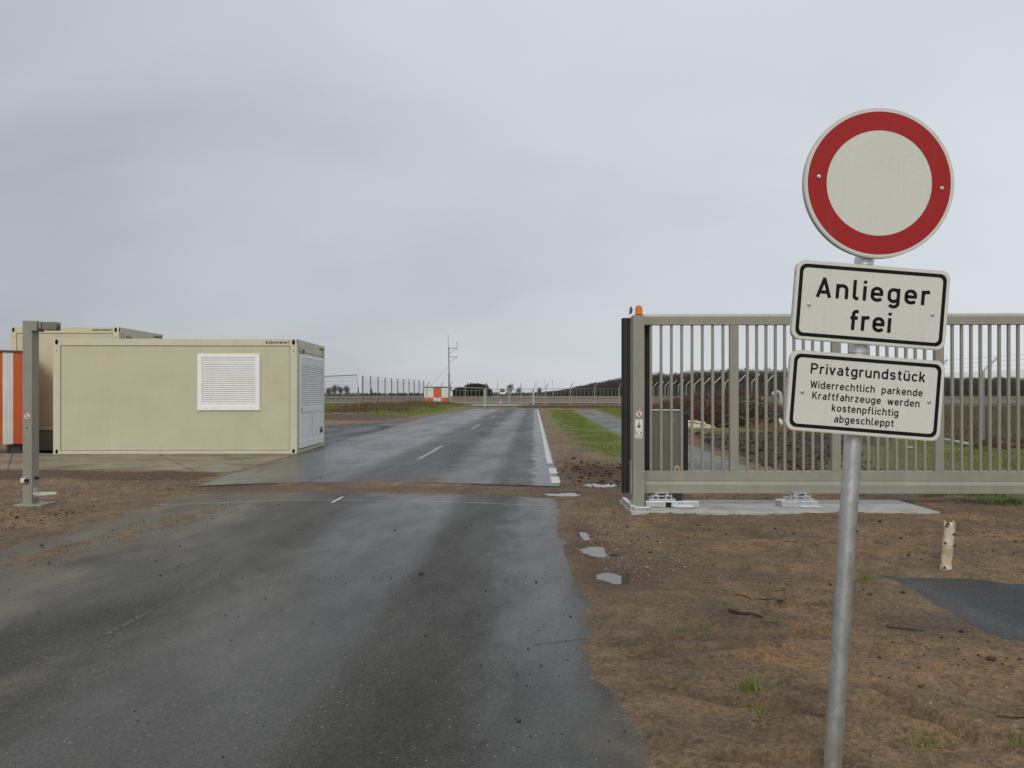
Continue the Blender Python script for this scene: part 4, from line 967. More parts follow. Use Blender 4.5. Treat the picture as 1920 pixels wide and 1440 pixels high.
for o_ in [c_ for c_ in ts.children if c_.name.startswith(('round_sign', 'text_plate'))]:
    zc = sum(v_.co.z for v_ in o_.data.vertices)/len(o_.data.vertices); o_.rotation_euler.y = R(0.9); o_.location.x = -zc*math.sin(R(0.9))
for z in (2.005, 2.30, 1.66, 1.83, 1.48): clampband(z)

# ================================================================== birch stub by the verge
m, t, b = newmat('birch_bark'); o = OBJC(t)
n_ = NOISE(t, MAP(t, o, (8, 8, 34)), 1.0, 5, 0.6); c = RAMP(t, NOISE(t, o, 9, 4), [(0.35, (0.42, 0.33, 0.19)), (0.55, (0.55, 0.50, 0.38)), (0.7, (0.60, 0.57, 0.47))])
c = MIX(t, RAMP(t, n_, [(0.66, 0.0), (0.70, 0.85)]), c, (0.05, 0.035, 0.03))
c = MIX(t, RAMP(t, NOISE(t, MAP(t, o, (3, 3, 60)), 2.0, 3), [(0.6, 0.0), (0.75, 0.3)]), c, (0.30, 0.22, 0.14))
inp(t, b.inputs['Base Color'], c); b.inputs['Roughness'].default_value = 0.7; BUMP(t, b, n_, 0.4, 0.01)
M['birch'] = m; M['cutwood'] = paint('cut_wood', (0.42, 0.31, 0.18), 0.8, 0.15, 30); M['darkbark'] = paint('dark_bark', (0.045, 0.03, 0.022), 0.85, 0.2, 12)
bx, by = XZ(1773, 1068, 6.46)[0], 6.46
bs = empty('birch_stub', (bx, by, 0.0)); tag(bs, 'short peeling birch stub standing upright in the brown soil', 'tree stump')
k = MB(); vs = []; n = 28; lv = [(-0.06, 0, .046), (0.0, 0, .048), (0.03, .004, .047), (0.055, .004, .040), (.12, .010, .041), (.20, .019, .040), (.215, .020, .042), (.235, .022, .036), (.28, .026, .038), (.31, .029, .040), (.325, .030, .036), (.37, .034, .041), (.385, .035, .041)]
for j, (z, dx, r_) in enumerate(lv):
    for i in range(n):
        w_ = 2*math.pi*i/n; q = 1+0.08*math.sin(2*w_+z*9)+0.06*math.sin(5*w_+z*31)+random.uniform(-.03, .03)
        zz_ = z+(0.022*math.sin(w_*3+1)+0.012*random.random() if j == len(lv)-1 else 0)
        vs.append((dx+r_*q*math.cos(w_), r_*q*math.sin(w_), zz_))
fs = [(j*n+i, j*n+(i+1) % n, (j+1)*n+(i+1) % n, (j+1)*n+i) for j in range(len(lv)-1) for i in range(n)]
k.add(vs, fs, 0, True); c0 = len(k.v); k.add([(0.035, 0, 0.355)], [])
for i in range(n): k.f.append((c0, (len(lv)-1)*n+i, (len(lv)-1)*n+(i+1) % n)); k.m.append(1); k.sm.append(False)
k.build('trunk', [M['birch'], M['cutwood']], bs)
for (x, z, s_) in ((-0.02, .365, 1), (0.045, .30, 1.1), (0.05, .205, 1), (-0.03, .225, .9), (-0.036, .02, 1), (-0.008, .385, 1.1)):
    k = MB(); k.add([(x-0.020*s_, -0.046, z), (x+0.018*s_, -0.047, z-0.004), (x+0.010*s_, -0.048, z+0.012), (x, -0.047, z+0.020), (x-0.012*s_, -0.046, z+0.006), (x, -0.035, z)], [(0, 1, 2, 3, 4), (0, 4, 5), (1, 0, 5), (2, 1, 5), (3, 2, 5), (4, 3, 5)]); k.build('bark_scar', M['darkbark'], bs)
# ================================================================== blades, twigs, trees as arrays
def blades(name, xs_, ys_, hs, wd, lean, mat, zfun=hz, parent=None, curl=True):
    n = len(xs_); z = zfun(xs_, ys_); a = rng.uniform(0, 2*math.pi, n); ln = rng.uniform(0.1, 1.0, n)*lean*hs; b_ = rng.uniform(0, 2*math.pi, n)
    cx, cy = np.cos(a)*wd/2, np.sin(a)*wd/2; lx, ly = np.cos(b_)*ln, np.sin(b_)*ln
    v0 = np.stack([xs_-cx, ys_-cy, z-0.01], 1); v1 = np.stack([xs_+cx, ys_+cy, z-0.01], 1)
    m0 = np.stack([xs_-cx*.7+lx*.35, ys_-cy*.7+ly*.35, z+hs*.6], 1); m1 = np.stack([xs_+cx*.7+lx*.35, ys_+cy*.7+ly*.35, z+hs*.6], 1)
    t0 = np.stack([xs_+lx-cx*.15, ys_+ly-cy*.15, z+hs], 1); t1 = np.stack([xs_+lx+cx*.15, ys_+ly+cy*.15, z+hs], 1)
    V = np.stack([v0, v1, m1, m0, t1, t0], 1).reshape(-1, 3); base = np.arange(n)[:, None]*6
    Fc = np.concatenate([base+np.array([0, 1, 2, 3]), base+np.array([3, 2, 4, 5])], 0)
    return npmesh(name, V, Fc, mat, parent)
def slivers(name, P, D, ln, w, mat, parent=None):
    """thin 3-sided twigs: centres P, unit directions D"""
    n = len(P); D = D/np.linalg.norm(D, axis=1, keepdims=True); r_ = rng.normal(size=(n, 3)); A = np.cross(D, r_); A /= np.linalg.norm(A, axis=1, keepdims=True); B = np.cross(D, A)
    ln = np.broadcast_to(ln, (n,))[:, None]; w = np.broadcast_to(w, (n,))[:, None]
    bend = (A*rng.uniform(-.12, .12, (n, 1))+B*rng.uniform(-.12, .12, (n, 1)))*ln
    rings = []
    for s_, f_, bk in ((-.5, 1, 0), (0, .8, 1), (.5, .35, 0)):
        c_ = P+D*ln*s_+bend*bk
        for k in range(3):
            w_ = 2*math.pi*k/3; rings.append(c_+(A*math.cos(w_)+B*math.sin(w_))*w*f_*0.5)
    V = np.stack(rings, 1).reshape(-1, 3); base = np.arange(n)[:, None]*9; fs = []
    for q in (0, 3):
        for k in range(3): fs.append(base+np.array([q+k, q+(k+1) % 3, q+3+(k+1) % 3, q+3+k]))
    return npmesh(name, V, np.concatenate(fs, 0), mat, parent)
def scatter(poly, n):
    p = np.array(poly); x0, y0 = p.min(0); x1, y1 = p.max(0); X, Y = np.zeros(0), np.zeros(0)
    while len(X) < n:
        x = rng.uniform(x0, x1, n*2); y = rng.uniform(y0, y1, n*2); k = sdist(x, y, poly) < 0; X = np.append(X, x[k]); Y = np.append(Y, y[k])
    return X[:n], Y[:n]
def off_road(x, y, s0=0.12):
    s = np.full(x.shape, 9.0)
    for P_ in (P_near, P_far, P_side, P_yard, P_path, P_patch): s = np.minimum(s, sdist(x, y, P_))
    k = s > s0; return x[k], y[k]
def foliage(name, cols, scale=0.8, rough=0.8):
    m, t, b = newmat(name); o = OBJC(t)
    r_ = nd(t, 'ShaderNodeNewGeometry').outputs['Random Per Island']
    st = [(i/(len(cols)-1), c_) for i, c_ in enumerate(cols)]
    c = RAMP(t, MATH(t, 'ADD', MATH(t, 'MULTIPLY', r_, 0.55), MATH(t, 'MULTIPLY', NOISE(t, o, scale, 4, 0.6), 0.45)), st)
    inp(t, b.inputs['Base Color'], c); b.inputs['Roughness'].default_value = rough; b.inputs['Specular IOR Level'].default_value = 0.2
    return m
M['grass'] = foliage('short_green_grass', [(0.070, 0.095, 0.022), (0.115, 0.165, 0.032), (0.165, 0.21, 0.045), (0.23, 0.22, 0.075), (0.24, 0.18, 0.09)], 1.6)
M['straw'] = foliage('dead_grass', [(0.08, 0.055, 0.035), (0.16, 0.105, 0.055), (0.24, 0.165, 0.085), (0.30, 0.22, 0.12)])
M['weeds'] = foliage('red_brown_weeds', [(0.045, 0.030, 0.024), (0.085, 0.055, 0.038), (0.15, 0.10, 0.06), (0.22, 0.165, 0.09), (0.14, 0.12, 0.055)], 0.22)
M['twig'] = foliage('red_brown_twigs', [(0.060, 0.038, 0.032), (0.12, 0.072, 0.060), (0.19, 0.115, 0.095), (0.32, 0.23, 0.19)], 2.0)
M['bare'] = foliage('bare_winter_twigs', [(0.068, 0.062, 0.060), (0.095, 0.086, 0.080), (0.125, 0.110, 0.100)], 0.02)
M['everg'] = foliage('dark_evergreen', [(0.030, 0.034, 0.024), (0.048, 0.050, 0.036), (0.080, 0.074, 0.056)], 0.2)
M['barkgrey'] = paint('grey_bark', (0.07, 0.058, 0.048), 0.9, 0.2, 1.0)

def veg(name, poly, n, h, wd, lean, mat, label, cat, s0=0.12, clump=None):
    x, y = scatter(poly, n); x, y = off_road(x, y, s0); dd = sdist(x, y, poly); k = dd+0.35+fbm(x*0.9, y*0.9, 4, 44)*2.2+rng.uniform(-.3, .3, len(x)) < 0 if n > 15000 else dd < 9; x, y = x[k], y[k]
    if clump:
        k = fbm(x*clump[0], y*clump[0], 3, int(clump[2])) > clump[1]; x, y = x[k], y[k]
    hh = rng.uniform(h[0], h[1], len(x))*(0.6+0.8*(fbm(x*0.7, y*0.7, 3, 4)+0.5))
    o = blades(name, x, y, hh, wd*rng.uniform(.6, 1.4, len(x)), lean, mat)
    tag(o, label, cat, None, 'stuff'); return o
veg('grass', [(1.9, 16.4), (1.7, 20), (2.1, 34), (3.2, 68), (5.6, 68), (4.6, 48), (3.75, 26), (3.5, 16.4)], 90000, (0.02, 0.07), 0.013, 1.2, M['grass'], 'short green grass between the road and the footpath', 'grass', 0.15, (0.8, -0.14, 5))
veg('grass', [(7.5, 70), (6.0, 34), (13, 36), (13, 72)], 26000, (0.06, 0.16), 0.03, 0.8, M['grass'], 'green grass on the far side of the footpath', 'grass', 0.2)
veg('grass', [(4.95, 10.75), (6.6, 10.95), (12, 10.8), (12, 9.6), (7.0, 9.8), (6.3, 10.1)], 12000, (0.03, 0.10), 0.010, 0.9, M['grass'], 'green grass tufts growing under the gate at the right edge', 'grass', 0.1, (2.0, -0.06, 6))
veg('grass', [(6.6, 13.8), (10.3, 23), (12, 28), (18, 28), (18, 13.8)], 30000, (0.04, 0.12), 0.012, 0.9, M['grass'], 'patchy grass on the dug ground behind the gate at the right', 'grass', 0.2, (0.6, 0.02, 7))
veg('grass', [(-5.6, 72), (-5.4, 58), (-6.6, 50), (-9, 50), (-15, 58), (-20, 62), (-20, 96), (-4.6, 96)], 30000, (0.06, 0.20), 0.04, 0.8, M['grass'], 'rough green grass on the low bank left of the road', 'grass', 0.2)
veg('dry_weeds', [(12.8, 13), (12.4, 80), (60, 80), (42, 13)], 120000, (0.10, 0.42), 0.022, 1.2, M['weeds'], 'tall red brown weeds along the perimeter fence at the right', 'weeds', 0.1, (0.25, -0.22, 8))
veg('dry_weeds', [(0.6, 76), (0.6, 88), (40, 88), (40, 74), (8, 74)], 30000, (0.04, 0.30), 0.03, 0.6, M['weeds'], 'low brown weeds in front of the far gate and fence', 'weeds', 0.1, (0.3, -0.16, 9))
veg('dry_weeds', [(-13.5, 52), (-7.6, 53), (-6.4, 66), (-5.6, 84), (-11.0, 86), (-14, 66)], 24000, (0.06, 0.48), 0.03, 0.8, M['weeds'], 'reddish shrubby weeds on the bank below the left fence', 'weeds', 0.3, (0.35, -0.02, 10))
veg('dry_weeds', [(9.5, 27), (10, 60), (13, 60), (13, 24)], 14000, (0.08, 0.35), 0.02, 0.8, M['straw'], 'pale dead grass in front of the side fence', 'weeds', 0.1, (0.4, -0.1, 11))

# tufts in the near soil
def tuft(px, py, n, h, lab):
    cx, cy = G(px, py); x = rng.normal(cx, 0.022+h*0.2, n); y = rng.normal(cy, 0.02+h*0.15, n)
    o = blades('grass_tuft', x, y, rng.uniform(.4, 1.1, n)*h, 0.005, 0.9, M['grass']); tag(o, lab, 'grass tuft', 'grass tufts in the brown soil')
tuft(1622, 1090, 90, 0.045, 'dark green grass tuft right of the sign post near the small asphalt patch')
tuft(1408, 1302, 70, 0.085, 'yellow green grass tuft left of the sign post, larger of those on that side')
tuft(1425, 1345, 34, 0.05, 'thin grass tuft just below the larger one left of the sign post')
tuft(1270, 1193, 34, 0.035, 'small dark tuft of the pair near the road edge, the left one')
tuft(1322, 1197, 46, 0.045, 'small dark tuft of the pair near the road edge, the right one')
tuft(1905, 1400, 40, 0.05, 'grass tuft in the bottom right corner')
tuft(1740, 1400, 36, 0.05, 'dark ragged tuft between the sign post and the bottom right corner')

# stones and clods
def rocks(name, X, Y, sz, mat, label, cat='gravel', zf=hz, flat=0.6):
    n = len(X); ico = np.array([(0, 0, 1), (.9, 0, .3), (.28, .85, .3), (-.72, .5, .3), (-.72, -.5, .3), (.28, -.85, .3), (.7, .5, -.4), (-.3, .8, -.4), (-.85, 0, -.4), (-.3, -.8, -.4), (.7, -.5, -.4), (0, 0, -1)])
    tri = np.array([(0,1,2),(0,2,3),(0,3,4),(0,4,5),(0,5,1),(1,6,2),(2,7,3),(3,8,4),(4,9,5),(5,10,1),(6,7,2),(7,8,3),(8,9,4),(9,10,5),(10,6,1),(11,7,6),(11,8,7),(11,9,8),(11,10,9),(11,6,10)])
    V = ico[None]*rng.uniform(.65, 1.25, (n, 12, 1))*(np.array(sz)[:, None, None]/2)*np.stack([rng.uniform(.7, 1.3, n), rng.uniform(.7, 1.3, n), np.full(n, flat)], 1)[:, None, :]
    a = rng.uniform(0, 6.28, n); ca_, sa_ = np.cos(a)[:, None], np.sin(a)[:, None]
    x = V[..., 0]*ca_-V[..., 1]*sa_+X[:, None]; y = V[..., 0]*sa_+V[..., 1]*ca_+Y[:, None]; z = V[..., 2]+zf(X, Y)[:, None]+np.array(sz)[:, None]*0.12
    o = npmesh(name, np.stack([x, y, z], -1).reshape(-1, 3), (tri[None]+np.arange(n)[:, None, None]*12).reshape(-1, 3), mat); tag(o, label, cat, None, 'stuff'); return o
M['clod'] = foliage('dark_soil_clod', [(0.020, 0.014, 0.010), (0.05, 0.033, 0.022), (0.10, 0.065, 0.04)], 3, 0.9)
M['pebble'] = foliage('pale_pebble', [(0.12, 0.10, 0.08), (0.22, 0.19, 0.15), (0.34, 0.30, 0.25), (0.5, 0.48, 0.44)], 3, 0.7)
flatz = lambda x, y: np.where(y > 12.2, 0.028, 0.0)
X, Y = scatter([(-3.5, 3), (0.55, 3), (0.9, 16), (1.3, 28), (-4.5, 28), (-5, 9)], 900); k = np.abs(Y-11.9) > 0.4
rocks('soil_crumbs', X[k], Y[k], rng.lognormal(-5.0, 0.55, k.sum()), M['clod'], 'dark crumbs of soil scattered over the wet road', 'soil crumbs', flatz)
X = np.concatenate([rng.normal(-0.9, 0.75, 170), rng.normal(-4.25, 0.33, 1500), rng.normal(0.15, 0.45, 260)]); Y = np.concatenate([rng.normal(6.2, 0.16, 170), rng.uniform(5.5, 10.6, 1500), rng.uniform(3.2, 6.5, 260)])
X[170:1670] += (Y[170:1670]-7)*0.15
k = (sdist(X, Y, P_near) < -0.02)
rocks('soil_crumbs', X[k], Y[k], rng.lognormal(-5.1, 0.5, k.sum()), M['clod'], 'bands of soil crumbs dragged over the near asphalt', 'soil crumbs', flatz)
X, Y = scatter([(0.6, 2.8), (4.5, 3), (7.5, 9.3), (0.7, 9.4)], 5200); X, Y = off_road(X, Y, -0.05)
k = fbm(X*1.2, Y*1.2, 3, 33) > -0.05; X, Y = X[k], Y[k]
rocks('gravel', X, Y, rng.lognormal(-5.15, 0.5, len(X)), M['pebble'], 'small pale pebbles and root bits in the brown verge')
X, Y = scatter([(0.6, 2.8), (4.5, 3), (7.5, 9.3), (0.7, 9.4)], 3400); X, Y = off_road(X, Y, 0.0); k = fbm(X*0.9, Y*1.4, 4, 66) > -0.02; X, Y = X[k], Y[k]
rocks('soil_clods', X, Y, rng.lognormal(-4.6, 0.6, len(X)), M['clod'], 'dark soil clods over the brown verge', 'soil clods')
X, Y = scatter([(0.75, 6.0), (1.6, 6.4), (1.5, 9.0), (0.75, 9.0)], 1500); X, Y = off_road(X, Y, 0.0)
rocks('gravel', X, Y, rng.lognormal(-4.6, 0.35, len(X)), M['pebble'], 'grey gravel patch beside the puddles at the road edge')
X = rng.normal(1.6, 0.55, 1100); Y = rng.normal(14.3, 1.2, 1100); X, Y = off_road(X, Y, 0.0)
rocks('soil_clods', X, Y, rng.lognormal(-3.75, 0.5, len(X)), M['clod'], 'churned wet soil lumps by the broken end of the edge line', 'soil clods')
X, Y = scatter([(4.9, 13.4), (5.3, 20), (6.6, 29), (11.3, 29), (9.4, 21), (6.5, 13.4)], 3000)
rocks('soil_clods', X, Y, rng.lognormal(-3.1, 0.5, len(X)), M['clod'], 'dug dark soil lumps on the field behind the gate', 'soil clods')
X, Y = scatter([(-11, 9.6), (-5.4, 9.6), (-4.2, 13.4), (-11, 13.6)], 3500); X, Y = off_road(X, Y, 0.0)
rocks('gravel', X, Y, rng.lognormal(-4.5, 0.5, len(X)), M['pebble'], 'small stones in the soil around the left gate post')
X, Y = scatter([(-7.5, 6.3), (-5.3, 6.3), (-5.2, 10), (-7.5, 10)], 2500); X, Y = off_road(X, Y, -0.1)
rocks('gravel', X, Y, rng.lognormal(-4.6, 0.5, len(X)), M['clod'], 'dark gravelly soil on the left shoulder')
# fallen sticks on the verge
M['stick'] = paint('dark_stick', (0.055, 0.038, 0.027), 0.85, 0.2, 20)
def stick(p0, p1, r_, lab, bend=0.02):
    a, b_ = G(*p0), G(*p1); pts = []
    for k in range(7):
        q = k/6; x = a[0]+(b_[0]-a[0])*q; y = a[1]+(b_[1]-a[1])*q+bend*math.sin(q*3.1); pts.append((x, y, hz1(x, y)+r_*0.8))
    k = MB(); k.tube(pts, [r_*(1.1-0.5*i/6) for i in range(7)], 8); o = k.build('stick', M['stick'], None); tag(o, lab, 'stick', 'sticks lying on the soil')
stick((1662, 1177), (1732, 1183), 0.006, 'thin dark stick lying right of the sign post below the asphalt patch')
stick((1366, 1154), (1430, 1168), 0.012, 'thick dark stick lying left of the sign post')
stick((1870, 1355), (1925, 1361), 0.005, 'thin pale stick at the right edge near the bottom', 0.0)
stick((1378, 1118), (1478, 1126), 0.005, 'long thin stick left of the sign post above the thick one', 0.01)

# ================================================================== brush pile and birch logs
def pile_h(x):
    return np.interp(x, [5.6, 6.4, 7.4, 8.6, 9.4, 9.9, 10.4, 11.0, 11.6, 12.4, 13.4], [0.0, 0.75, 1.15, 1.40, 1.45, 1.62, 1.72, 1.40, 0.95, 0.8, 0.0])
n = 42000; PX = rng.uniform(5.7, 13.3, n); ry = rng.uniform(-1, 1, n); hh = pile_h(PX)*np.sqrt(np.clip(1-ry**2, 0, 1)); PY = 35.2+ry*1.9+0.15*(PX-9)
lev = rng.beta(2.4, 1.2, n); PZ = hh*lev*1.02+0.04*rng.normal(size=n); k = PZ > 0.0
P = np.stack([PX, PY, PZ], 1)[k]; n = len(P)
D = np.stack([rng.normal(size=n), rng.normal(size=n)*0.8, rng.normal(size=n)*0.55], 1)
bp = empty('brush_pile', (0, 0, 0)); tag(bp, 'long heap of cut red brown branches behind the gate bars', 'brush pile')
tw = slivers('twigs', P, D, rng.uniform(.25, .9, n), rng.uniform(.008, .022, n), M['twig'], bp); tw['kind'] = 'stuff'
n = 260; PX = rng.uniform(6.2, 12.8, n); PYd = rng.uniform(-1.9, -0.6, n); PZ = pile_h(PX)*rng.uniform(0.05, .9, n)*np.sqrt(np.clip(1-(PYd/2)**2, 0, 1)); P = np.stack([PX, 35.0+PYd, PZ+0.05], 1)
M['palebranch'] = foliage('pale_branch', [(0.13, 0.09, 0.07), (0.22, 0.18, 0.15), (0.36, 0.32, 0.27)], 2)
sl = slivers('pale_branches', P, np.stack([rng.normal(size=n), rng.normal(size=n)*.3, rng.normal(size=n)*.5], 1), rng.uniform(.5, 1.5, n), rng.uniform(.02, .04, n), M['palebranch'], bp); sl['kind'] = 'stuff'
lg = [((1284, 797), (1337, 800), .15, 32.4, 'birch log lying on top at the back of the small log stack'), ((1288, 791), (1324, 793), .13, 32.6, 'short birch log highest on the log stack'), ((1286, 801), (1325, 804), .15, 32.1, 'birch log in the middle of the log stack'),
      ((1294, 805.5), (1343, 805.5), .14, 31.8, 'birch log lying lowest on the ground with its end sticking out to the right'), ((1312, 796), (1341, 799.5), .10, 32.0, 'thin birch log slanting over the right end of the stack')]
for (a, b_, d_, Y, lab) in lg:
    p0, p1 = XZ(a[0], a[1], Y), XZ(b_[0], b_[1], Y)
    z0, z1 = max(p0[1], d_/2), max(p1[1], d_/2)
    k = MB(); k.tube([(p0[0]+(p1[0]-p0[0])*q, Y+0.25*q, z0+(z1-z0)*q+0.02*math.sin(q*5)) for q in (0, .25, .5, .75, 1)], [d_/2*f_ for f_ in (1.05, 1, .98, .95, .92)], 12)
    o = k.build('birch_log', M['birch']); tag(o, lab, 'log', 'birch logs stacked by the brush pile')
# white film caught in the brush, bent white pipe behind it
cx, cz = XZ(1463, 797, 32.5); k = MB()
k.tube([(cx-.05, 32.5, 0.42), (cx, 32.45, .3), (cx+.08, 32.4, .16), (cx+.13, 32.4, .04)], [.03, .09, .11, .10], 10); o = k.build('plastic_film', M['dirty_white']); tag(o, 'crumpled white plastic film at the foot of the brush pile', 'plastic film')
p = [XZ(1449, 741, 42), XZ(1452, 736, 42), XZ(1457, 734.5, 42), XZ(1462, 737, 42), XZ(1464, 745, 42)]
k = MB(); k.tube([(p[4][0], 42, 0.0)]+[(a, 42, b_) for a, b_ in reversed(p)], 0.11, 12); o = k.build('bent_pipe', M['dirty_white']); tag(o, 'white pipe bent over at the top behind the brush pile', 'pipe')
# two poles lying in the grass and a lump of turf
for (a, b_, r_, Y0, Y1, mm, lab) in (((1766, 831.5), (1831, 846.5), .055, 23.5, 20.6, 'galv_light', 'thick grey pole lying on the ground behind the gate'), ((1700, 849), (1829, 855), .022, 20.4, 19.4, 'galv_light', 'thin pale pole lying in front of the thick one')):
    p0, p1 = XZ(a[0], a[1], Y0), XZ(b_[0], b_[1], Y1); k = MB(); k.tube([(p0[0], Y0, max(p0[1], r_+.03)), (p1[0], Y1, max(p1[1], r_+.02))], r_, 14); o = k.build('lying_pole', M[mm]); tag(o, lab, 'pole', 'poles lying behind the gate')
n = 5000; ax = rng.normal(size=(n, 3)); ax /= np.linalg.norm(ax, axis=1, keepdims=True); ax[:, 2] = np.abs(ax[:, 2])
cx = XZ(1880, 0, 20)[0]; P = ax*np.array([.85, .4, .27])*rng.uniform(.8, 1.05, (n, 1))+np.array([cx, 19.9, 0.03])
tb = empty('soil_heap', (0, 0, 0)); tag(tb, 'low heap of dark turf and soil behind the gate near the right edge', 'soil heap')
k = MB(); vs = []; nn = 40; mm_ = 12
for j in range(mm_+1):
    for i in range(nn):
        w_ = 2*math.pi*i/nn; ph = math.pi/2*j/mm_; q = 1+0.12*math.sin(3*w_+j)+0.08*math.sin(7*w_+2*j); vs.append((cx+.85*q*math.cos(w_)*math.cos(ph), 19.9+.4*q*math.sin(w_)*math.cos(ph), -.02+.29*q*math.sin(ph)))
k.add(vs, [(j*nn+i, j*nn+(i+1) % nn, (j+1)*nn+(i+1) % nn, (j+1)*nn+i) for j in range(mm_) for i in range(nn)], 0, True); k.build('heap', M['soil'], tb)
s_ = slivers('roots', P, rng.normal(size=(n, 3)), rng.uniform(.05, .16, n), rng.uniform(.006, .014, n), M['twig'], tb); s_['kind'] = 'stuff'

# ================================================================== fences
def wires_diag(parent, A, B, z0, z1, pitch, w, name='chain_link'):
    A = np.array(A); B = np.array(B); Lh = np.linalg.norm(B-A); d = (B-A)/Lh; H = z1-z0; nn = int((Lh+H)/pitch); V = []; Fs = []
    for sgn in (1, -1):
        for i in range(nn):
            s0 = -H+i*pitch; s1 = s0+H
            if sgn < 0: s0, s1 = s1, s0
            za, zb = z0, z1
            def cut(sa, za, sb, zb):
                if sa < 0: q = (0-sa)/(sb-sa); za = za+(zb-za)*q; sa = 0
                if sa > Lh: q = (Lh-sb)/(sa-sb); za = zb+(za-zb)*q; sa = Lh
                return sa, za
            a_s, a_z = cut(s0, za, s1, zb); b_s, b_z = cut(s1, zb, s0, za)
            if a_s == b_s: continue
            off = 0.002*sgn
            for (s_, z_) in ((a_s, a_z), (b_s, b_z)):
                p = A+d*s_; V += [(p[0]-d[1]*(off+w/2), p[1]+d[0]*(off+w/2), z_-w/2), (p[0]-d[1]*(off-w/2), p[1]+d[0]*(off-w/2), z_-w/2), (p[0]-d[1]*off, p[1]+d[0]*off, z_+w/2)]
            b0 = len(V)-6
            for k in range(3): Fs.append((b0+k, b0+(k+1) % 3, b0+3+(k+1) % 3, b0+3+k))
    return npmesh(name, np.array(V), np.array(Fs), M['wire'], parent)
def hwire(parent, pts, r_, name, mat='wire', n=5):
    k = MB(); k.tube(pts, r_, n, caps=False); return k.build(name, M[mat], parent)

# side fence at the right, cranked posts
sf = empty('perimeter_fence', (0, 0, 0)); tag(sf, 'chain-link fence with cranked pale posts and barbed wire running away at the right', 'fence', 'airfield fences')
FX = lambda y: 13.15-0.008*(y-21)
p0 = None
ys = [18.9-2.52*2, 18.9-2.52]+[18.9+2.52*i for i in range(24)]
for i, y in enumerate(ys):
    if p0 is None:
        k = MB(); k.tube([(0, 0, 0), (0, 0, 2.13), (0.20, 0, 2.33), (0.44, 0, 2.56)], [.034, .034, .032, .032], 12); p0 = k.build('fence_post', M['post_steel'], sf)
        p0.location = (FX(y), y, -0.02)
    else: c_ = p0.copy(); COL.objects.link(c_); c_.location = (FX(y), y, -0.02)
A, B = (FX(12)-.04, 12.0), (FX(44)-.04, 44.0)
wires_diag(sf, A, B, 0.05, 2.08, 0.085, 0.0060)
wires_diag(sf, (FX(44)-.04, 44.0), (FX(77)-.04, 77.0), 0.05, 2.08, 0.15, 0.005)
for dz, dx in ((2.10, -.04), (1.1, -.04)): hwire(sf, [(FX(y)+dx, y, dz) for y in (12, 44, 77)], .003, 'line_wire')
def barbed(parent, f, y0, y1, r_=0.0028, step=0.10):
    k = MB(); ys_ = np.arange(y0, y1, 2.52)
    k.tube([f(y) for y in ys_]+[f(y1)], r_, 4, caps=False)
    y = y0
    while y < min(y1, 40):
        x, yy, z = f(y); s = .014; k.add([(x-s, yy, z-s), (x-s+.003, yy, z-s), (x+s, yy, z+s), (x+s-.003, yy, z+s)], [(0, 1, 2, 3)]); k.add([(x-s, yy+.004, z+s), (x-s+.003, yy+.004, z+s), (x+s, yy+.004, z-s), (x+s-.003, yy+.004, z-s)], [(0, 1, 2, 3)]); y += step
    return k.build('barbed_wire', M['wire'], parent)
for q in (0.30, 0.62, 0.95): barbed(sf, (lambda q: lambda y: (FX(y)+0.44*q, y, 2.11+0.43*q))(q), 12.0, 77.0)
y = ys[12]; hwire(sf, [(FX(y)+0.05, y, 1.9), (FX(y)+0.1, y-1.4, 0.0)], .022, 'brace', 'post_steel', 8)

# cross fence with the far double gate
cf = empty('perimeter_fence', (0, 0, 0)); tag(cf, 'low-looking chain-link fence crossing the view beyond the end of the road', 'fence', 'airfield fences')
YF = 85.0
def cpost(x, y, h, arm=True, parent=cf):
    k = MB(); pts = [(x, y, 0), (x, y, h)]
    if arm: pts += [(x+.10*(1 if x > -5 else 1), y-.1, h+.22), (x+.28, y-.25, h+.5)]
    k.tube(pts, .045, 8); return k.build('fence_post', M['post_steel'], parent)
xr = [5.55, 6.45, 9.1, 11.8]
for x in (3.75, 6.48, 9.15, 11.85, 14.6, 17.3, 20.0): cpost(x, YF, 2.15)
for x in (-5.15, -7.9): cpost(x, YF, 2.2)
cpost(-9.35, YF-0.6, 2.25); cpost(-6.85, YF-0.4, 2.25)
wires_diag(cf, (2.6, YF), (22, YF), 0.1, 2.05, 0.3, 0.009); wires_diag(cf, (-10.1, YF), (-3.1, YF), 0.1, 2.05, 0.3, 0.009)
hwire(cf, [(2.5, YF, 2.05), (6.48, YF, 2.05)], .03, 'top_rail', 'post_steel', 6); hwire(cf, [(6.48, YF, 2.05), (13.0, YF, 2.05)], .012, 'line_wire', 'post_steel', 4)
hwire(cf, [(-10.1, YF, 2.35), (-3.1, YF, 2.08)], .03, 'top_rail', 'post_steel', 6); hwire(cf, [(-10.1, YF, 1.85), (-3.2, YF, 1.85)], .012, 'line_wire', 'post_steel', 4)
fg = empty('far_gate', (0, YF, 0)); tag(fg, 'double-leaf mesh gate across the road end carrying a small white board', 'gate')
for x, r_ in ((-3.02, .09), (2.38, .09)):
    k = MB(); k.box(x-r_, x+r_, -r_, r_, 0, 2.05); k.build('gate_post', M['post_steel'], fg, .01)
    k = MB(); k.tube([(x+.12, 0, 2.0), (x+.12, 0, 2.5), (x+.2, 0, 2.8)], .03, 6); k.build('arm', M['post_steel'], fg)
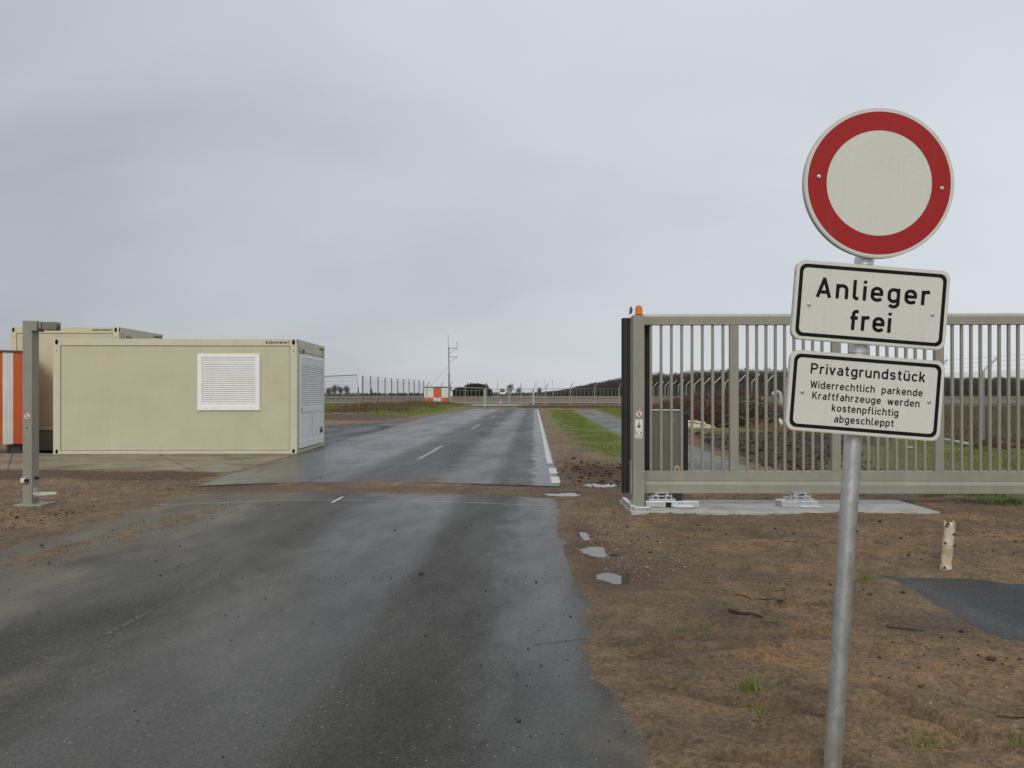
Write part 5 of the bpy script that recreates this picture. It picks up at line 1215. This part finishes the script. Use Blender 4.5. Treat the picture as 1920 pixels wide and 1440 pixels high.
for (x0, x1) in ((-2.85, -.36), (-.24, 2.22)):
    k = MB()
    for z in (.15, 2.0): k.tube([(x0, 0, z), (x1, 0, z)], .035, 8)
    for x in (x0, x1, (x0+x1)/2): k.tube([(x, 0, .15), (x, 0, 2.0 if x != (x0+x1)/2 else 2.75)], .035, 8)
    lf = k.build('gate_leaf', M['post_steel'], fg); g2 = wires_diag(lf, (x0, 0), (x1, 0), .15, 2.0, 0.28, .008, 'mesh')
k = MB()
bx0, bz0 = XZ(937, 739, YF); bx1, bz1 = XZ(948, 735.3, YF); k.box(bx0, bx1, -.07, -.05, bz0, bz1); k.build('board', M['whitep'], fg)
# red and white cone on the apron
cn = empty('traffic_cone', (XZ(938.5, 0, 96)[0], 96, 0.07)); tag(cn, 'small red and white cone standing behind the far gate', 'traffic cone')
k = MB(); k.box(-.2, .2, -.2, .2, 0, .04); k.build('base', M['redor'], cn)
for (z0, z1, mm) in ((.04, .22, 'redor'), (.22, .42, 'whitep'), (.42, .55, 'redor'), (.55, .72, 'whitep')):
    k = MB(); k.tube([(0, 0, z0), (0, 0, z1)], [.15*(1-z0/.85), .15*(1-z1/.85)], 12); k.build('band', M[mm], cn)

# left fence: tall posts receding to the hut
lf_ = empty('perimeter_fence', (0, 0, 0)); tag(lf_, 'tall fence of dark upright posts receding left of the road to the striped hut', 'fence', 'airfield fences')
P0, P1 = np.array(XZ(680, 0, 64)[:1]+(64,)), np.array(XZ(794.5, 0, 86.5)[:1]+(86.5,))
for i in range(11):
    q = i/10; x, y = P0+(P1-P0)*q; k = MB(); k.tube([(x, y, 0), (x, y, 2.97)], .045 if i else .06, 8); k.build('fence_post', M['grey_steel'], lf_)
wires_diag(lf_, tuple(P0), tuple(P1), .2, 2.62, .26, .006)
for z in (2.64, 2.78, 2.92): hwire(lf_, [(P0[0], P0[1], z), (P1[0], P1[1], z)], .008, 'line_wire', 'grey_steel', 4)
# mobile mesh panel left of it
mp_ = empty('mesh_fence_panel', (0, 0, 0)); tag(mp_, 'tall welded mesh panel with raking braces between the office container and the post fence', 'fence panel')
x0, x1, Y = XZ(598, 0, 62)[0], XZ(674, 0, 64)[0], 63.0
k = MB(); zt0, zt1 = XZ(610, 706.5, Y)[1], XZ(674, 703, Y)[1]
k.tube([(x0-3, Y, zt0-.1), (x1, Y, zt1), (x1+.12, Y, 1.45)], .035, 8); k.tube([(x0-3, Y, 1.42), (x1+.1, Y, 1.42)], .028, 8); k.build('frame', M['grey_steel'], mp_)
k = MB(); x = x0-3
while x < x1: k.tube([(x, Y, .2), (x, Y, zt0-.1+(x-x0+3)/(x1-x0+3)*(zt1-zt0+.1))], .007, 3, caps=False, smooth=False); x += .12
for z in np.arange(.4, 2.9, .3): k.tube([(x0-3, Y, z), (x1, Y, z)], .007, 3, caps=False, smooth=False)
k.build('mesh', M['wire'], mp_)
k = MB(); bx, bz = XZ(672, 725, 62.5)
for px, py in ((670.5, 770), (676.5, 766)): ex, ez = XZ(px, py, 62.5); k.tube([(bx, 62.5, bz), (ex-(.2 if px < 672 else 0), 62.2, 0.0)], .035, 8)
k.build('brace', M['grey_steel'], mp_)

# ================================================================== hut and mast
hx0, hx1 = XZ(795, 0, 92)[0], XZ(843.5, 0, 92)[0]; W = hx1-hx0
ht = empty('equipment_hut', (hx0, 92, 0.22)); tag(ht, 'small hut chequered red and white beside the radio mast', 'hut')
for z0, z1, cols in ((0.0, .78, 'rwr'), (.781, 2.0, 'wrw')):
    for i, c_ in enumerate(cols):
        a, b_ = (0, .36, .68, 1)[i]*W, (0, .36, .68, 1)[i+1]*W
        k = MB(); k.box(a+.001, b_-.001, 0.0, 1.2, z0, z1); k.box(a+.001, b_-.001, 1.201, 2.4, z0, z1, 1); k.build('wall_panel', [M['redor' if c_ == 'r' else 'whitep'], M['whitep' if c_ == 'r' else 'redor']], ht)
k = MB(); k.box(-.1, W+.1, -.1, 2.5, 2.001, 2.06); k.build('roof', M['cable'], ht, .01)
k = MB(); k.box(W*.37, W*.67, -.02, 0, .79, 1.62); k.build('door', M['redor'], ht)
k = MB(); k.tube([(W*.5, -.03, .05), (W*.52, -.03, .8), (W*.55, -.03, .9)], .02, 6); k.build('cable', M['cable'], ht)
mx = XZ(842, 0, 91)[0]
ms = empty('radio_mast', (mx, 91, 0.2)); tag(ms, 'slender grey radio mast with two side arms rising beside the chequered hut', 'mast')
def zz_(py): return XZ(0, py, 91)[1]-0.2
def xx_(px): return XZ(px, 0, 91)[0]-mx
k = MB(); k.tube([(0, 0, 0), (0, 0, zz_(700))], .09, 10); k.tube([(0, 0, zz_(700)), (xx_(841.2), 0, zz_(651))], .06, 10); k.build('mast', M['grey_steel'], ms)
k = MB(); k.tube([(xx_(841), 0, zz_(652)), (xx_(840.2), 0, zz_(628))], .022, 6); k.build('antenna', M['grey_steel'], ms)
k = MB()
for py in (653, 669):
    k.tube([(0, 0, zz_(py)), (xx_(857.5), 0, zz_(py))], .035, 6); k.tube([(0, 0, zz_(py+10)), (xx_(855), 0, zz_(py+1.5))], .025, 6); k.tube([(xx_(856), 0, zz_(py+3)), (xx_(857.5), 0, zz_(py))], .03, 6)
k.build('side_arm', M['grey_steel'], ms)
k = MB(); k.tube([(xx_(857), 0, zz_(653)), (xx_(857), 0, zz_(644))], .03, 6); k.tube([(xx_(857), 0, zz_(644)), (xx_(857), 0, zz_(641.5))], .055, 6); k.build('stub_antenna', M['grey_steel'], ms)
k = MB(); k.box(xx_(837.8), xx_(840), -.15, .0, zz_(703), zz_(697.5)); k.build('antenna_box', M['whitep'], ms)
k = MB(); k.box(xx_(844), xx_(849), -.5, -.1, zz_(743), zz_(734)); k.build('cabinet', M['whitep'], ms, .02)
k = MB(); k.tube([(-.1, 0, zz_(688)), (xx_(806), 0, zz_(724))], .012, 4, caps=False); k.build('guy_wire', M['wire'], ms)

# ================================================================== distance
def tree(px, ytop, D, spread, seed, label, name='bare_tree', group='bare trees on the horizon'):
    rg = random.Random(seed); X, Z = XZ(px, ytop, D); H = Z
    r0 = empty(name, (X, D, 0)); tag(r0, label, 'tree', group)
    k = MB(); k.tube([(0, 0, 0), (.1, 0, H*.3), (.0, 0, H*.62)], [H*.03, H*.022, H*.012], 7); k.build('trunk', M['barkgrey'], r0)
    g = np.random.default_rng(seed); n_ = 520; u = g.normal(size=(n_, 3)); u /= np.linalg.norm(u, axis=1, keepdims=True); u *= g.uniform(.2, 1, (n_, 1))**.5
    lob = g.uniform(-.6, .6, (5, 3)); q = lob[g.integers(0, 5, n_)]
    Pn = np.stack([(u[:, 0]*.62+q[:, 0]*.6)*H*.36*spread, (u[:, 1]*.62+q[:, 1]*.6)*H*.36*spread, H*.60+(u[:, 2]*.66+q[:, 2]*.5)*H*.40], 1); Pn[:, 2] = np.clip(Pn[:, 2], H*.18, H)
    k = MB()
    for i in range(9):
        a = i*2.4; k.tube([(0, 0, H*(.2+.04*i)), (math.cos(a)*H*.2*spread, math.sin(a)*H*.2*spread, H*(.5+.04*i))], [H*.010, H*.004], 4, caps=False)
    k.build('limbs', M['barkgrey'], r0)
    slivers('crown', Pn, u+np.array([0, 0, .5])+g.normal(size=(n_, 3))*.5, g.uniform(.08, .2, n_)*H, H*g.uniform(.006, .014, n_), M['bare'], r0); return r0
for (px, yt, D, sp, sd2, lab) in ((616, 724, 300, .9, 1, 'leftmost low bare tree behind the mesh panel, against the office container'), (627, 718, 300, 1.0, 2, 'tallest bare tree of the cluster behind the mesh panel'), (638, 722, 300, 1.0, 3, 'bare tree in the middle of the cluster behind the mesh panel'), (650, 720, 300, .9, 4, 'rightmost bare tree of the cluster behind the mesh panel'),
                                  (942, 725, 400, 1.1, 5, 'low bare tree beyond the left leaf of the far gate'), (957, 716.5, 380, .9, 6, 'tallest bare tree beyond the middle of the far gate'), (973, 723, 400, .9, 7, 'small bare tree beyond the right leaf of the far gate'), (1011, 724, 400, .8, 8, 'faint bare tree just right of the far gate'), (696, 727, 260, .5, 9, 'thin lone bare sapling behind the tall post fence')):
    tree(px, yt, D, sp, sd2, lab)
def wood(name, prof, D0, rows, dens, mat, label, cat, depth=12, w=.16, ln=1.3, per=260, rad=3.6):
    xs1 = [XZ(p[0], 0, D0)[0] for p in prof]; hs1 = [XZ(0, p[1], D0)[1] for p in prof]; PP = []; DD = []
    for r_ in range(rows):
        x = xs1[0]
        while x < xs1[-1]:
            H = float(np.interp(x, xs1, hs1))*(1-0.01*r_)*rng.uniform(.90, 1.02)+rng.normal(0, .1); y = D0+r_*depth+rng.uniform(-4, 4); rdd = rad*rng.uniform(.7, 1.25)*min(1, H/9+.25); n_ = int(per*min(1, H/10+.2))
            u = rng.normal(size=(n_, 3)); u /= np.linalg.norm(u, axis=1, keepdims=True); u *= rng.uniform(.35, 1, (n_, 1))**.5
            zc = H*.56; p = np.stack([x+u[:, 0]*rdd*(1.1), y+u[:, 1]*rdd, zc+u[:, 2]*(H-zc)], 1); PP.append(p); DD.append(u*np.array([1, 1, .8])+np.array([0, 0, .5])+rng.normal(size=(n_, 3))*.7)
            nt_ = 26; pt = np.stack([x+rng.normal(0, rdd*.5, nt_), y+rng.normal(0, 2, nt_), rng.uniform(.05, .45, nt_)*H], 1); PP.append(pt); DD.append(np.stack([rng.normal(0, .12, nt_), rng.normal(0, .12, nt_), np.ones(nt_)], 1))
            x += dens*rng.uniform(.6, 1.4)
    P = np.concatenate(PP); Dv = np.concatenate(DD); n_ = len(P)
    o = slivers(name, P, Dv, rng.uniform(.6, 1.4, n_)*ln, rng.uniform(.5, 1.4, n_)*w, mat); tag(o, label, cat, None, 'stuff'); return o
prof = [(1030, 734), (1045, 732), (1060, 730.5), (1075, 727), (1100, 721), (1130, 714.5), (1165, 707.5), (1200, 700), (1222, 696.5), (1242, 694.5), (1262, 699), (1290, 692.5), (1320, 690), (1345, 690.5), (1370, 688.5), (1400, 688), (1440, 688.5), (1480, 689), (1560, 692), (1650, 698), (1760, 702), (1850, 705), (1930, 704), (2100, 706), (2300, 708)]
wood('forest', prof, 430, 5, 4.0, M['bare'], 'long bare winter forest rising on the horizon at the right', 'forest', 13, .24, .75, 620, 5.6)
prof2 = [(843, 734), (850, 730), (862, 726), (872, 723), (880, 718.5), (890, 716.5), (900, 719), (908, 718), (914, 727), (918, 735)]
wood('evergreen_grove', prof2, 400, 3, 2.2, M['everg'], 'dark evergreen grove on the horizon right of the radio mast', 'grove', 7, .32, .9, 420, 2.7)
prof3 = [(560, 736.5), (700, 736.8), (850, 736.2), (930, 735.5), (1040, 734.5), (1200, 735.5)]
wood('far_hedge', prof3, 520, 2, 2.6, M['bare'], 'thin dark line of scrub along the far side of the airfield', 'hedge', 8, .40, 1.2, 60, 2.5)
# dark earth under the forest
k = MB(); xs3 = np.linspace(XZ(1030, 0, 500)[0], XZ(2350, 0, 500)[0], 60); vs = []
for x in xs3:
    hgt = float(np.interp(x/500*F+960, [p[0] for p in prof], [XZ(0, p[1], 500)[1] for p in prof]))*.62
    vs += [(x, 488, -0.5), (x, 494, hgt*.6), (x, 540, hgt), (x, 640, -0.5)]
k.add(vs, [(4*i+j, 4*i+4+j, 4*i+5+j, 4*i+1+j) for i in range(59) for j in range(3)], 0, True)
fh = k.build('hills', paint('forest_floor', (0.080, 0.070, 0.062), 0.95, 0.2, 0.05), None); fh['kind'] = 'structure'
# distant lighting masts and the far boundary posts
for (px, yt, lab) in ((1007, 715, 'left'), (1020.5, 713.5, 'middle'), (1036, 713.5, 'right')):
    x, z = XZ(px, yt, 330); o = empty('light_mast', (x, 330, 0)); tag(o, f'thin distant lighting mast right of the far gate, {lab} one of three', 'light mast', 'lighting masts on the airfield')
    k = MB(); k.tube([(0, 0, 0), (0, 0, z)], .07, 6); k.build('pole', M['post_steel'], o); k = MB(); k.box(-.25, .25, -.1, .1, z, z+.25); k.build('lamp_head', M['post_steel'], o)
bf = empty('boundary_fence', (0, 0, 0)); tag(bf, 'distant line of thin boundary posts across the airfield', 'fence', 'airfield fences')
k = MB()
fp = None
for px in np.arange(848, 1165, 7.3):
    x = XZ(px, 0, 290)[0]
    if fp is None: k = MB(); k.tube([(0, 0, 0), (0, 0, 2.9)], .05, 5); fp = k.build('fence_post', M['post_steel'], bf); fp.location = (x, 290, 0)
    else: c_ = fp.copy(); COL.objects.link(c_); c_.location = (x, 290, 0)
# striped marker board beyond the brush pile
x, z = XZ(1428, 750, 70); mk = empty('marker_board', (x, 70, 0)); tag(mk, 'small red and white banded marker seen between gate bars beyond the brush pile', 'marker')
k = MB()
for i in range(4): k.box(-.17, .17, -.02, .02, .72+.12*i, .839+.12*i, i % 2)
k.build('board', [M['whitep'], M['redor']], mk); k = MB(); k.tube([(0, .03, 0), (0, .03, .9)], .03, 6); k.build('post', M['grey_steel'], mk)
